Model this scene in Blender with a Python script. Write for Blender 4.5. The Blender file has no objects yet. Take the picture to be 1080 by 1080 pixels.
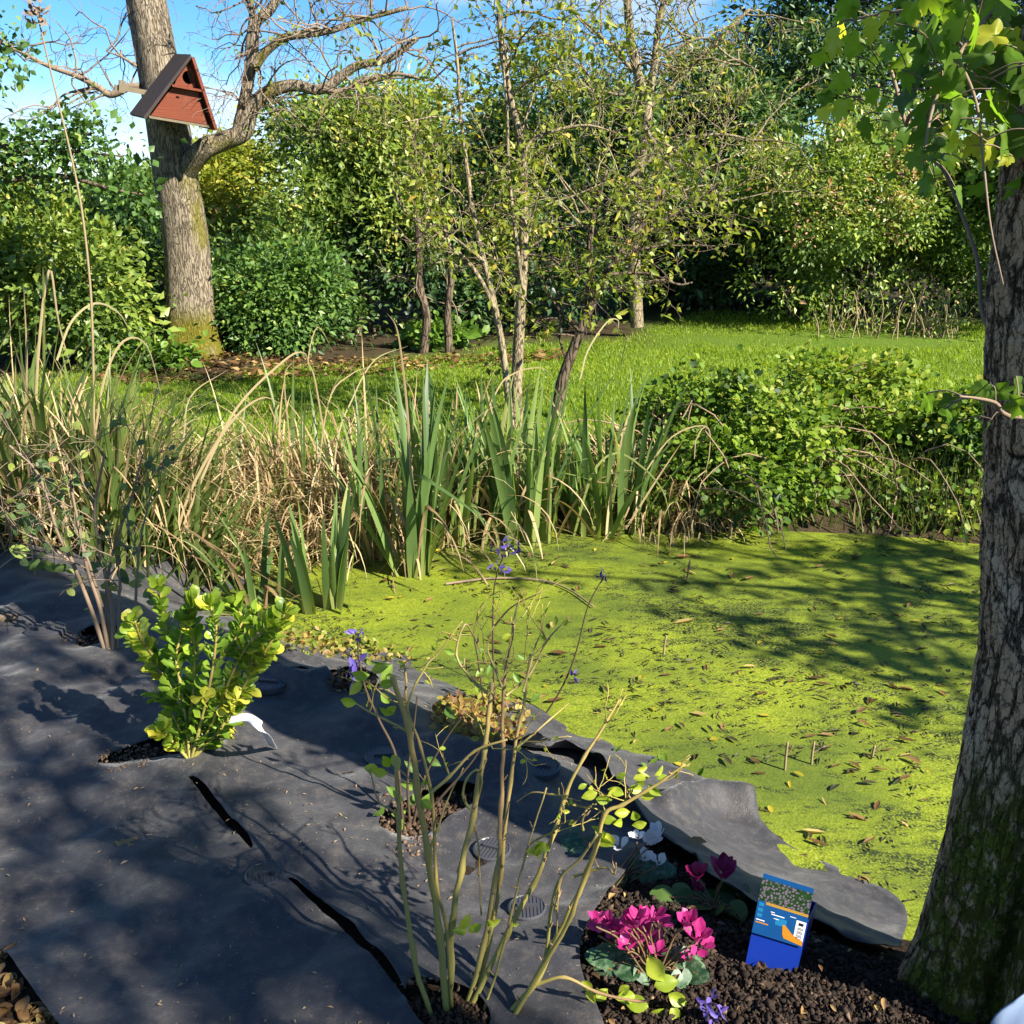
import bpy, math, random
import numpy as np
from mathutils import Vector
from mathutils.geometry import delaunay_2d_cdt

C = bpy.context.scene.collection
sc = bpy.context.scene
rng = np.random.default_rng(7)
random.seed(7)

# ------------------------------------------------------------------ camera, sky, sun, exposure
PITCH = math.radians(16.75)
CAMH = 1.65
cam_d = bpy.data.cameras.new('camera')
cam_d.lens = 36; cam_d.sensor_width = 36; cam_d.clip_start = 0.05; cam_d.clip_end = 2000
cam = bpy.data.objects.new('camera', cam_d); C.objects.link(cam)
cam.location = (0, 0, CAMH); cam.rotation_euler = (math.pi / 2 - PITCH, 0, 0)
sc.camera = cam

SUN_EL = math.radians(36.0)
SUN_DIR = Vector((0.80 * math.cos(SUN_EL), -0.60 * math.cos(SUN_EL), math.sin(SUN_EL))).normalized()
SUN = np.array(SUN_DIR)
SUN_ROT = math.atan2(SUN_DIR.x, SUN_DIR.y)

world = bpy.data.worlds.new('World'); sc.world = world; world.use_nodes = True
wn = world.node_tree; wn.nodes.clear()
wo = wn.nodes.new('ShaderNodeOutputWorld'); bg = wn.nodes.new('ShaderNodeBackground')
sky = wn.nodes.new('ShaderNodeTexSky'); sky.sky_type = 'NISHITA'; sky.sun_disc = False
sky.sun_elevation = SUN_EL; sky.sun_rotation = SUN_ROT
sky.air_density = 0.9; sky.dust_density = 0.05; sky.ozone_density = 4.5; sky.altitude = 800
tc = wn.nodes.new('ShaderNodeTexCoord'); mp = wn.nodes.new('ShaderNodeMapping'); mp.inputs['Scale'].default_value = (1, 1, 2.2)
cn = wn.nodes.new('ShaderNodeTexNoise'); cn.inputs['Scale'].default_value = 3.2; cn.inputs['Detail'].default_value = 7; cn.inputs['Roughness'].default_value = .55
cr = wn.nodes.new('ShaderNodeValToRGB'); cr.color_ramp.elements[0].position = .52; cr.color_ramp.elements[1].position = .78
mx = wn.nodes.new('ShaderNodeMixRGB'); mx.inputs['Color2'].default_value = (6.5, 6.7, 7.2, 1)
wn.links.new(tc.outputs['Generated'], mp.inputs['Vector']); wn.links.new(mp.outputs['Vector'], cn.inputs['Vector'])
wn.links.new(cn.outputs['Fac'], cr.inputs['Fac']); wn.links.new(cr.outputs['Color'], mx.inputs['Fac'])
hs = wn.nodes.new('ShaderNodeHueSaturation'); hs.inputs['Saturation'].default_value = 1.25
wn.links.new(sky.outputs['Color'], hs.inputs['Color']); wn.links.new(hs.outputs['Color'], mx.inputs['Color1']); wn.links.new(mx.outputs['Color'], bg.inputs['Color'])
bg.inputs['Strength'].default_value = 0.060
wn.links.new(bg.outputs['Background'], wo.inputs['Surface'])

sun_d = bpy.data.lights.new('sun', 'SUN'); sun_d.energy = 4.6; sun_d.angle = math.radians(.53); sun_d.color = (1, .93, .82)
sun = bpy.data.objects.new('sun', sun_d); C.objects.link(sun)
sun.rotation_euler = (-SUN_DIR).to_track_quat('-Z', 'Y').to_euler(); sun.location = (20, -30, 30)

sc.view_settings.view_transform = 'Standard'; sc.view_settings.look = 'None'
sc.view_settings.exposure = 1.72; sc.view_settings.gamma = 1
sc.render.engine = 'CYCLES'
sc.cycles.max_bounces = 6; sc.cycles.diffuse_bounces = 3; sc.cycles.glossy_bounces = 2
sc.cycles.transmission_bounces = 3; sc.cycles.transparent_max_bounces = 4
sc.cycles.use_denoising = True

# ------------------------------------------------------------------ pixel <-> world
SP, CP = math.sin(PITCH), math.cos(PITCH)
def ray(px, py):
    fx, fy = (px - 540) / 1080, -(py - 540) / 1080
    return np.array([fx, fy * SP + CP, fy * CP - SP])
def atz(px, py, z):
    d = ray(px, py); t = (z - CAMH) / d[2]
    return np.array([0, 0, CAMH]) + d * t
def atY(px, py, Y):
    d = ray(px, py); return np.array([0, 0, CAMH]) + d * (Y / d[1])
def mpp(Y, z=0.8):                       # metres per photo pixel at ground distance Y
    return (Y * CP + (CAMH - z) * SP) / 1080

# ------------------------------------------------------------------ noise
def _h(ix, iy, iz, seed):
    n = (ix * 374761393 + iy * 668265263 + iz * 2147483647 + seed * 1274126177) & 0xffffffff
    n = ((n ^ (n >> 13)) * 1274126177) & 0xffffffff
    n = ((n ^ (n >> 16)) * 2246822519) & 0xffffffff
    return ((n ^ (n >> 15)) & 0xffffff) / 0xffffff
def vnoise(x, y, z=0.0, seed=0):
    x, y, z = np.broadcast_arrays(np.asarray(x, float), np.asarray(y, float), np.asarray(z, float))
    ix, iy, iz = (np.floor(a).astype(np.int64) for a in (x, y, z))
    fx, fy, fz = x - ix, y - iy, z - iz
    fx, fy, fz = (a * a * (3 - 2 * a) for a in (fx, fy, fz))
    r = 0
    for dx in (0, 1):
        for dy in (0, 1):
            for dz in (0, 1):
                w = (fx if dx else 1 - fx) * (fy if dy else 1 - fy) * (fz if dz else 1 - fz)
                r = r + w * _h(ix + dx, iy + dy, iz + dz, seed)
    return r * 2 - 1
def fbm(x, y, z=0.0, oct=4, seed=0):
    r, a, f = 0, 1.0, 1.0
    for o in range(oct):
        r = r + a * vnoise(np.asarray(x) * f, np.asarray(y) * f, np.asarray(z) * f, seed + o); a *= .5; f *= 2.03
    return r / 1.9
def sstep(a, b, x):
    t = np.clip((x - a) / (b - a), 0, 1); return t * t * (3 - 2 * t)

# ------------------------------------------------------------------ polygons
def seg_dist(P, poly, closed=True):
    P = np.asarray(P, float); d = np.full(len(P), 1e9)
    n = len(poly)
    for i in range(n if closed else n - 1):
        a, b = poly[i][:2], poly[(i + 1) % n][:2]
        ab = b - a; t = np.clip(((P - a) @ ab) / (ab @ ab + 1e-12), 0, 1)
        d = np.minimum(d, np.linalg.norm(P - (a + t[:, None] * ab), axis=1))
    return d
def inside(P, poly):
    P = np.asarray(P, float); c = np.zeros(len(P), bool); n = len(poly)
    for i in range(n):
        a, b = poly[i], poly[(i + 1) % n]
        cond = ((a[1] > P[:, 1]) != (b[1] > P[:, 1]))
        xi = (b[0] - a[0]) * (P[:, 1] - a[1]) / (b[1] - a[1] + 1e-15) + a[0]
        c ^= cond & (P[:, 0] < xi)
    return c

WATER = -0.30
POND = [atz(x, y, WATER)[:2] for x, y in [(215, 640), (262, 652), (300, 662), (372, 680), (440, 706), (520, 740), (600, 775), (690, 815), (760, 850), (800, 880), (850, 912), (905, 938), (955, 975)]]
POND += [np.array(p) for p in [(1.6, 2.45), (2.6, 2.5), (4.2, 3.0), (5.6, 4.4), (5.6, 5.6), (4.6, 6.1)]]
POND += [atz(x, y, WATER)[:2] for x, y in [(1040, 578), (980, 572), (900, 566), (800, 562), (700, 553), (620, 556), (540, 562), (470, 574), (400, 580), (330, 580), (270, 590), (225, 615)]]
def pond_sd(x, y):
    P = np.stack([np.ravel(x), np.ravel(y)], 1)
    d = seg_dist(P, POND); d[inside(P, POND)] *= -1
    return d
def terrain(x, y):
    x = np.ravel(np.asarray(x, float)); y = np.ravel(np.asarray(y, float))
    d = pond_sd(x, y)
    near = sstep(5.4, 4.2, y)                        # the planted bank on this side is gentler
    z = np.where(d < 0, WATER - .04 - .45 * sstep(0, .8, -d), 0)
    out = WATER - .04 + (.34) * (near * sstep(-.05, .85, d) + (1 - near) * sstep(-.05, .5, d))
    z = np.where(d < 0, z, out)
    land = sstep(.1, .6, d)
    z = z + land * .028 * fbm(x * 1.7, y * 1.7, seed=3) + land * near * .022 * fbm(x * 4.5 + 3, y * 4.5, seed=9) + .02 * fbm(x * 13, y * 13, seed=8) * np.exp(-((x - .7) ** 2 + (y - 2.0) ** 2) / .35)
    z = z + .10 * np.exp(-((x + 3.75) ** 2 + (y - 11.9) ** 2) / .9)       # mound at the foot of the nest-box tree
    z = z + .30 * sstep(12.5, 15.5, y) * sstep(0, 3.0, x) * np.exp(-((x - 4.0) / 3) ** 2)
    z = z + .06 * np.exp(-((x - 1.1) ** 2 + (y - 1.9) ** 2) / .25)
    return z
def axis(lo, hi, step, far, grow=1.35):
    a = list(np.arange(lo, hi, step)); s = step; x = a[-1]
    while x < far: s *= grow; x += s; a.append(x)
    s = step; x = a[0]; b = []
    while x > -far: s *= grow; x -= s; b.append(x)
    return np.array(b[::-1] + a)
GX = axis(-4.2, 3.6, .05, 400); GY = axis(.6, 8.5, .05, 400)
_mx, _my = np.meshgrid(GX, GY); GZ = terrain(_mx, _my).reshape(_mx.shape)
def tz(x, y):                                        # terrain height from the ground mesh itself
    i = min(max(np.searchsorted(GX, x) - 1, 0), len(GX) - 2); j = min(max(np.searchsorted(GY, y) - 1, 0), len(GY) - 2)
    u = (x - GX[i]) / (GX[i + 1] - GX[i]); v = (y - GY[j]) / (GY[j + 1] - GY[j])
    return float((GZ[j, i] * (1 - u) + GZ[j, i + 1] * u) * (1 - v) + (GZ[j + 1, i] * (1 - u) + GZ[j + 1, i + 1] * u) * v)
def gp(px, py, dz=0.0):
    z = -.1
    for _ in range(14):
        p = atz(px, py, z); z = .5 * z + .5 * (tz(p[0], p[1]) + dz)
    p = atz(px, py, z); return p
def gpw(px, py):                                     # on the water
    return atz(px, py, WATER)

# ------------------------------------------------------------------ materials
def lin(r, g, b):
    f = lambda c: c / 12.92 if c <= .04045 else ((c + .055) / 1.055) ** 2.4
    return (f(r / 255), f(g / 255), f(b / 255), 1)
class NT:
    def __init__(s, name):
        s.m = bpy.data.materials.new(name); s.m.use_nodes = True; s.t = s.m.node_tree; s.t.nodes.clear()
        s.out = s.n('ShaderNodeOutputMaterial')
    def n(s, typ, **kw):
        nd = s.t.nodes.new(typ)
        for k, v in kw.items():
            if k in nd.inputs: nd.inputs[k].default_value = v
            else: setattr(nd, k, v)
        return nd
    def l(s, a, b): s.t.links.new(a, b)
    def ramp(s, fac, stops):
        r = s.n('ShaderNodeValToRGB'); el = r.color_ramp.elements
        while len(el) < len(stops): el.new(.5)
        for e, (p, c) in zip(el, stops): e.position = p; e.color = c if len(c) == 4 else (*c, 1)
        if fac is not None: s.l(fac, r.inputs['Fac'])
        return r.outputs['Color']
    def mix(s, fac, a, b):
        m = s.n('ShaderNodeMixRGB')
        for v, i in ((fac, 'Fac'), (a, 'Color1'), (b, 'Color2')):
            if hasattr(v, 'links'): s.l(v, m.inputs[i])
            else: m.inputs[i].default_value = v
        return m.outputs['Color']
    def attr(s, name):
        return s.n('ShaderNodeAttribute', attribute_name=name).outputs['Fac']
    def coords(s, scale=(1, 1, 1)):
        t = s.n('ShaderNodeTexCoord'); m = s.n('ShaderNodeMapping'); m.inputs['Scale'].default_value = scale
        s.l(t.outputs['Object'], m.inputs['Vector']); return m.outputs['Vector']
    def noise(s, vec, scale, detail=4, rough=.55):
        n = s.n('ShaderNodeTexNoise'); n.inputs['Scale'].default_value = scale; n.inputs['Detail'].default_value = detail; n.inputs['Roughness'].default_value = rough
        s.l(vec, n.inputs['Vector']); return n.outputs['Fac']
    def bsdf(s, col, rough=.6, spec=.3, normal=None, **kw):
        b = s.n('ShaderNodeBsdfPrincipled')
        if hasattr(col, 'links'): s.l(col, b.inputs['Base Color'])
        else: b.inputs['Base Color'].default_value = col
        if hasattr(rough, 'links'): s.l(rough, b.inputs['Roughness'])
        else: b.inputs['Roughness'].default_value = rough
        b.inputs['Specular IOR Level'].default_value = spec
        if normal is not None: s.l(normal, b.inputs['Normal'])
        for k, v in kw.items(): b.inputs[k].default_value = v
        return b.outputs['BSDF']
    def bump(s, h, strength=.5, dist=.01):
        b = s.n('ShaderNodeBump'); b.inputs['Strength'].default_value = strength; b.inputs['Distance'].default_value = dist
        s.l(h, b.inputs['Height']); return b.outputs['Normal']
    def done(s, shader): s.l(shader, s.out.inputs['Surface']); return s.m

def leaf_mat(name, stops, transl=.35, rough=.42, spec=.4, tcol=1.35, along=None, gain=(1, 1, 1)):
    t = NT(name); stops = [(p, tuple(c * g for c, g in zip(col, gain))) for p, col in stops]
    col = t.ramp(t.attr('tint'), stops)
    if along is not None:
        a = t.attr('along')
        col = t.mix(t.ramp(a, along[1]), along[0], col)
    v = t.noise(t.coords((1, 1, 1)), 60, 2)
    col = t.mix(.25, col, t.mix(v, (.0, .0, .0, 1), col)) if False else col
    p = t.bsdf(col, rough, spec)
    tr = t.n('ShaderNodeBsdfTranslucent')
    g = t.n('ShaderNodeMixRGB', blend_type='MULTIPLY'); g.inputs['Fac'].default_value = 1
    t.l(col, g.inputs['Color1']); g.inputs['Color2'].default_value = (tcol * 1.05, tcol * 1.1, tcol * .5, 1)
    t.l(g.outputs['Color'], tr.inputs['Color'])
    m = t.n('ShaderNodeMixShader'); m.inputs[0].default_value = transl
    t.l(p, m.inputs[1]); t.l(tr.outputs[0], m.inputs[2])
    return t.done(m.outputs[0])
def bark_mat(name, dark, light, moss=None, scale=14, stretch=.22, bump=.6, moss_attr=False, dist=.02):
    t = NT(name); v = t.coords((1, 1, stretch))
    vo = t.n('ShaderNodeTexVoronoi', feature='DISTANCE_TO_EDGE'); vo.inputs['Scale'].default_value = scale
    w = t.n('ShaderNodeTexNoise'); w.inputs['Scale'].default_value = scale * .6; w.inputs['Detail'].default_value = 3
    t.l(v, w.inputs['Vector'])
    wm = t.n('ShaderNodeMixRGB', blend_type='ADD'); wm.inputs['Fac'].default_value = .12
    t.l(v, wm.inputs['Color1']); t.l(w.outputs['Color'], wm.inputs['Color2']); t.l(wm.outputs['Color'], vo.inputs['Vector'])
    edge = t.ramp(vo.outputs['Distance'], [(0, (0, 0, 0)), (.16, (1, 1, 1))])
    n2 = t.noise(v, scale * 2.2, 6, .65)
    c = t.mix(n2, dark, light); c = t.mix(edge, tuple(x * .35 for x in dark[:3]) + (1,), c)
    if moss:
        if moss_attr: f = t.attr('moss')
        else: f = t.ramp(t.noise(t.coords(), 2.3, 5, .6), [(.48, (0, 0, 0)), (.62, (1, 1, 1))])
        mn = t.noise(t.coords(), 90, 3)
        mc = t.mix(mn, moss[0], moss[1])
        c = t.mix(f, c, mc)
    hh = t.n('ShaderNodeMath', operation='ADD'); t.l(edge, hh.inputs[0]); t.l(n2, hh.inputs[1])
    return t.done(t.bsdf(c, .85, .15, t.bump(hh.outputs[0], bump, dist)))
def plain_mat(name, col, rough=.6, spec=.3, var=None, vscale=20, bump=0, transl=0, **kw):
    t = NT(name)
    c = col
    if var is not None: c = t.mix(t.noise(t.coords(), vscale, 5, .6), col, var)
    nrm = t.bump(t.noise(t.coords(), vscale * 2, 4), bump, .005) if bump else None
    s = t.bsdf(c, rough, spec, nrm, **kw)
    if transl:
        tr = t.n('ShaderNodeBsdfTranslucent')
        if hasattr(c, 'links'): t.l(c, tr.inputs['Color'])
        else: tr.inputs['Color'].default_value = c
        m = t.n('ShaderNodeMixShader'); m.inputs[0].default_value = transl
        t.l(s, m.inputs[1]); t.l(tr.outputs[0], m.inputs[2]); s = m.outputs[0]
    return t.done(s)

# ------------------------------------------------------------------ mesh builder
class MB:
    def __init__(s): s.v = []; s.f = []; s.nv = 0; s.a = {'tint': [], 'along': []}
    def add(s, V, F, tint=.5, along=.5, mat=0):
        V = np.asarray(V, float).reshape(-1, 3); n = len(V)
        s.v.append(V)
        for Fi in (F if isinstance(F, list) else [F]):
            Fi = np.asarray(Fi, np.int64)
            if len(Fi): s.f.append((Fi + s.nv, mat))
        s.a['tint'].append(np.broadcast_to(np.asarray(tint, float), (n,)))
        s.a['along'].append(np.broadcast_to(np.asarray(along, float), (n,)))
        s.nv += n
    def build(s, name, mats, parent=None, smooth=True, loc=None, extra=None):
        me = bpy.data.meshes.new(name)
        V = np.concatenate(s.v) if s.v else np.zeros((0, 3))
        off = np.zeros(3)
        if parent is not None: off = np.array(parent['_abs'])
        elif loc is not None: off = np.array(loc)
        V = V - off
        me.vertices.add(len(V)); me.vertices.foreach_set('co', V.astype(np.float32).ravel())
        lv = np.concatenate([f.ravel() for f, _ in s.f]); lt = np.concatenate([np.full(len(f), f.shape[1]) for f, _ in s.f])
        mi = np.concatenate([np.full(len(f), m) for f, m in s.f])
        me.loops.add(len(lv)); me.loops.foreach_set('vertex_index', lv.astype(np.int32))
        me.polygons.add(len(lt)); me.polygons.foreach_set('loop_start', np.concatenate([[0], np.cumsum(lt)[:-1]]).astype(np.int32))
        me.polygons.foreach_set('loop_total', lt.astype(np.int32))
        me.polygons.foreach_set('material_index', mi.astype(np.int32))
        me.polygons.foreach_set('use_smooth', np.full(len(lt), smooth))
        for k in s.a:
            at = me.attributes.new(k, 'FLOAT', 'POINT'); at.data.foreach_set('value', np.concatenate(s.a[k]).astype(np.float32))
        for k, val in (extra or {}).items():
            at = me.attributes.new(k, 'FLOAT', 'POINT'); at.data.foreach_set('value', np.asarray(val, np.float32))
        me.update(calc_edges=True); me.validate()
        for m in (mats if isinstance(mats, (list, tuple)) else [mats]): me.materials.append(m)
        o = bpy.data.objects.new(name, me); C.objects.link(o)
        if parent is not None:
            o.parent = parent
            if '_abs' in parent: o['_abs'] = list(off)
        elif loc is not None: o.location = loc
        return o
def thing(name, label, cat, loc, group=None):
    o = bpy.data.objects.new(name, None); C.objects.link(o); o.location = tuple(map(float, loc)); o.empty_display_size = .1
    o['label'] = label; o['category'] = cat; o['_abs'] = [float(x) for x in loc]
    if group: o['group'] = group
    return o
def tag(o, label=None, cat=None, group=None, kind=None):
    for k, v in (('label', label), ('category', cat), ('group', group), ('kind', kind)):
        if v: o[k] = v
    return o

# ------------------------------------------------------------------ geometry generators
def norm(a): return a / (np.linalg.norm(a, axis=-1, keepdims=True) + 1e-12)
def catmull(P, n=6):
    P = np.asarray(P, float)
    if len(P) < 3: return np.array([P[0] + (P[-1] - P[0]) * t for t in np.linspace(0, 1, n + 1)])
    Q = np.vstack([2 * P[0] - P[1], P, 2 * P[-1] - P[-2]]); out = []
    for i in range(len(P) - 1):
        a, b, c, d = Q[i:i + 4]
        for t in np.linspace(0, 1, n, endpoint=False):
            out.append(.5 * (2 * b + (c - a) * t + (2 * a - 5 * b + 4 * c - d) * t * t + (3 * b - a - 3 * c + d) * t ** 3))
    out.append(P[-1]); return np.array(out)
def frames(P):
    T = norm(np.gradient(P, axis=0)); up = np.array([0, 0, 1.]) if abs(T[0][2]) < .9 else np.array([1., 0, 0])
    N = np.zeros_like(P); n = np.cross(T[0], up); N[0] = n / np.linalg.norm(n)
    for i in range(1, len(P)):
        n = N[i - 1] - T[i] * (N[i - 1] @ T[i]); N[i] = n / (np.linalg.norm(n) + 1e-12)
    return T, N, np.cross(T, N)
def tube(mb, P, R, sides=6, tint=.5, mat=0, cap=True, rfun=None):
    P = np.asarray(P, float); m = len(P); R = np.broadcast_to(np.asarray(R, float), (m,))
    T, N, B = frames(P)
    a = np.linspace(0, 2 * np.pi, sides, endpoint=False)
    rr = R[:, None] * np.ones((1, sides))
    if rfun is not None: rr = rr * rfun(a[None, :], np.linspace(0, 1, m)[:, None])
    V = P[:, None] + rr[..., None] * (np.cos(a)[None, :, None] * N[:, None] + np.sin(a)[None, :, None] * B[:, None])
    i = np.arange(m - 1)[:, None]; j = np.arange(sides)[None]
    q = np.stack([i * sides + j, i * sides + (j + 1) % sides, (i + 1) * sides + (j + 1) % sides, (i + 1) * sides + j], -1).reshape(-1, 4)
    F = [q]
    if cap and sides >= 3:
        V = np.vstack([V.reshape(-1, 3), P[-1:] + T[-1:] * R[-1] * .5])
        F.append(np.array([[(m - 1) * sides + k, (m - 1) * sides + (k + 1) % sides, m * sides] for k in range(sides)]))
    mb.add(V, F, tint, np.concatenate([np.repeat(np.linspace(0, 1, m), sides), [1]]) if cap else np.repeat(np.linspace(0, 1, m), sides), mat)
    return V

LEAF = {
    'rhomb': (np.array([(0, 0, 0), (.42, .5, .09), (1, 0, -.06), (.42, -.5, .09)]), [np.array([(0, 2, 1), (0, 3, 2)])]),
    'oval': (np.array([(0, 0, 0), (.3, .40, .05), (.3, 0, -.03), (.3, -.40, .05), (.68, .42, .02), (.68, 0, -.05), (.68, -.42, .02), (1, 0, -.12)]),
             [np.array([(0, 2, 1), (0, 3, 2), (4, 5, 7), (5, 6, 7)]), np.array([(1, 2, 5, 4), (2, 3, 6, 5)])]),
    'obov': (np.array([(0, 0, 0), (.25, .14, .01), (.25, -.14, .01), (.62, .43, .05), (.62, 0, -.04), (.62, -.43, .05), (.88, .36, .05), (.88, 0, -.01), (.88, -.36, .05), (1, 0, 0)]),
             [np.array([(1, 4, 3), (2, 5, 4), (1, 2, 4), (0, 2, 1), (6, 7, 9), (7, 8, 9)]), np.array([(3, 4, 7, 6), (4, 5, 8, 7)])]),
}
_pt = []
for a_ in (0, .14, .34, .58, .82, 1.0):
    wd = {0: .06, .14: .16, .34: .36, .58: .50, .82: .40, 1.0: .10}[a_]
    for s_ in (-1, -.5, 0, .5, 1): _pt.append((a_ * (1 - .06 * abs(s_)), s_ * wd, .16 * (abs(s_) - .5) * math.sin(a_ * 3) * .5 - .12 * a_ * a_ + .03 * math.sin(s_ * 9 + a_ * 7)))
LEAF['petal'] = (np.array(_pt), [np.array([(i * 5 + j, i * 5 + j + 1, i * 5 + j + 6, i * 5 + j + 5) for i in range(5) for j in range(4)])])
def grid_leaf(prof, fold=.10, curl=.16, wave=.02, cols=(-1, -.55, 0, .55, 1)):
    pts = []
    for a_, w_ in prof:
        for s_ in cols: pts.append((a_ - .03 * abs(s_) * (a_ > .05), s_ * w_, fold * abs(s_) * w_ * 2 - curl * a_ * a_ + wave * math.sin(a_ * 11 + s_ * 2)))
    n = len(cols); return np.array(pts), [np.array([(i * n + j, (i + 1) * n + j, (i + 1) * n + j + 1, i * n + j + 1) for i in range(len(prof) - 1) for j in range(n - 1)])]
LEAF['leafhi'] = grid_leaf([(0, .01), (.08, .12), (.2, .31), (.36, .46), (.52, .49), (.68, .41), (.82, .27), (.93, .12), (1, .01)], .16, .18)
LEAF['obovhi'] = grid_leaf([(0, .02), (.12, .06), (.25, .15), (.4, .31), (.56, .45), (.72, .5), (.85, .44), (.95, .27), (1, .06)], .14, .10)
def outline_leaf(angs, rads, cx=.35, dome=-.05, lift=.04, bend=.0):
    f = lambda x, r, a: dome * (1 - r * 2) + lift * math.cos(math.radians(a) * 3) * r * 2 - bend * (x - .1) ** 2
    pts = [(cx, 0, dome)]; n = len(angs)
    for q in (.4, .72, 1.0):
        for a, r in zip(angs, rads):
            rr_ = r * q if q == 1 else (.55 * r + .45 * min(rads)) * q
            x = cx + rr_ * math.cos(math.radians(a)); pts.append((x, rr_ * math.sin(math.radians(a)), f(x, rr_, a)))
    F3 = np.array([(0, 1 + k, 1 + (k + 1) % n) for k in range(n)])
    F4 = np.array([(1 + q * n + k, 1 + (q + 1) * n + k, 1 + (q + 1) * n + (k + 1) % n, 1 + q * n + (k + 1) % n) for q in (0, 1) for k in range(n)])
    return np.array(pts), [F3, F4]
_h1 = [(0, .66), (14, .42), (24, .46), (34, .33), (48, .55), (58, .46), (66, .60), (78, .40), (92, .34), (112, .50), (126, .42), (150, .40), (172, .30)]
_h1 = [(0, .62), (8, .50), (15, .44), (24, .43), (33, .32), (41, .46), (48, .56), (55, .50), (64, .46), (72, .47), (80, .36), (92, .30), (104, .40), (114, .46), (124, .42), (140, .40), (158, .38), (172, .30)]
for v_, (bd, lf) in enumerate([(.35, .05), (.75, .09), (.1, -.06), (1.1, .03)]):
    LEAF['maple%d' % v_] = outline_leaf([a for a, r in _h1] + [180] + [-a for a, r in _h1[:0:-1]], [r * (1 + .05 * math.sin(a * 7.3 + v_)) for a, r in _h1] + [.28] + [r * (1 + .05 * math.cos(a * 5.1 + v_)) for a, r in _h1[:0:-1]], cx=.34, lift=lf, bend=bd)
LEAF['maple'] = LEAF['maple0']
_h2 = [(0, .58), (25, .52), (50, .50), (80, .50), (110, .50), (140, .48), (160, .44), (172, .30)]
LEAF['heart'] = outline_leaf([a for a, r in _h2] + [180] + [-a for a, r in _h2[:0:-1]], [r for a, r in _h2] + [.2] + [r for a, r in _h2[:0:-1]], cx=.42, dome=.06, lift=-.01)

def leaves(mb, P, D, N, L, W, shape='rhomb', tint=.5, mat=0):
    P = np.asarray(P, float); n = len(P)
    if n == 0: return
    D = norm(np.broadcast_to(np.asarray(D, float), P.shape)); N = np.broadcast_to(np.asarray(N, float), P.shape)
    S = norm(np.cross(N, D)); N = np.cross(D, S)
    L = np.broadcast_to(np.asarray(L, float), (n,)); W = np.broadcast_to(np.asarray(W, float), (n,))
    T, F = LEAF[shape]; k = len(T)
    V = P[:, None] + T[None, :, :1] * (D * L[:, None])[:, None] + T[None, :, 1:2] * (S * W[:, None])[:, None] + T[None, :, 2:] * (N * L[:, None])[:, None]
    base = (np.arange(n) * k)[:, None, None]
    mb.add(V, [(f[None] + base).reshape(-1, f.shape[1]) for f in F], np.repeat(np.broadcast_to(np.asarray(tint, float), (n,)), k), np.tile(T[:, 0], n), mat)
def rdir(n, r=rng): return norm(r.normal(size=(n, 3)))

def blade(mb, base, az, el, L, W, bend=.6, tint=.5, twist=0., kink=None, kang=1.6, segs=9, fold=.18, mat=0, r=rng):
    """a strap leaf: starts at elevation el, bends over by `bend` rad towards its tip; kink = fraction where it is broken over"""
    p = np.array(base, float); P = [p.copy()]; e = el; a = az
    for i in range(segs):
        t = (i + 1) / segs
        if kink is not None and abs(t - kink) < .5 / segs: e -= kang
        P.append(P[-1] + L / segs * np.array([math.cos(e) * math.cos(a), math.cos(e) * math.sin(a), math.sin(e)]))
        e -= bend * (2 * t) / segs; a += twist * .3 / segs
        if e < -1.45: e = -1.45
    P = np.array(P); t = np.linspace(0, 1, segs + 1)
    T = norm(np.gradient(P, axis=0))
    side = np.array([-math.sin(az + twist), math.cos(az + twist), 0]); S = norm(np.cross(T, np.cross(side, T)) + 1e-9)
    Nn = np.cross(T, S)
    w = W * np.clip(1 - t ** 3.2, .02, 1) * (.75 + .25 * np.minimum(1, t * 5)) * .5
    V = np.stack([P + S * w[:, None], P + Nn * (w * fold)[:, None], P - S * w[:, None]], 1).reshape(-1, 3)
    i = np.arange(segs)[:, None] * 3
    F = np.concatenate([np.stack([i + 0, i + 1, i + 4, i + 3], -1).reshape(-1, 4), np.stack([i + 1, i + 2, i + 5, i + 4], -1).reshape(-1, 4)])
    mb.add(V, F, tint, np.repeat(t, 3), mat)

def twig(mb, p, d, L, r0, lvl, R, droop=.0, curl=.25, spread=.8, kids=3, out=None, ratio=.62, sides=4, minr=.0022, tint=.5, outlvl=1):
    n = 6; P = [np.array(p, float)]; d = np.array(d, float); d /= np.linalg.norm(d)
    for i in range(n):
        d = d + R.normal(size=3) * curl * .5 + np.array([0, 0, -droop * .3]); d /= np.linalg.norm(d)
        P.append(P[-1] + d * L / n)
    P = np.array(P); rr = np.maximum(np.linspace(r0, r0 * .45, n + 1), minr)
    tube(mb, P, rr, sides if r0 > .012 else 3, tint)
    if out is not None and lvl <= outlvl:
        for i in range(1, n + 1): out.append((P[i], norm(P[i] - P[i - 1]), lvl))
    if lvl > 0:
        for k in range(kids):
            t = R.uniform(.3, 1.0); i = min(n - 1, int(t * n)); q = P[i] + (P[i + 1] - P[i]) * (t * n - i)
            dd = norm(P[i + 1] - P[i]); s = R.normal(size=3); s -= dd * (s @ dd); s /= np.linalg.norm(s)
            twig(mb, q, dd * math.cos(spread) + s * math.sin(spread) * R.uniform(.6, 1.1), L * ratio * R.uniform(.7, 1.2), max(rr[i] * .6, minr), lvl - 1, R, droop, curl, spread, kids, out, ratio, sides, minr, tint, outlvl)

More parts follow.
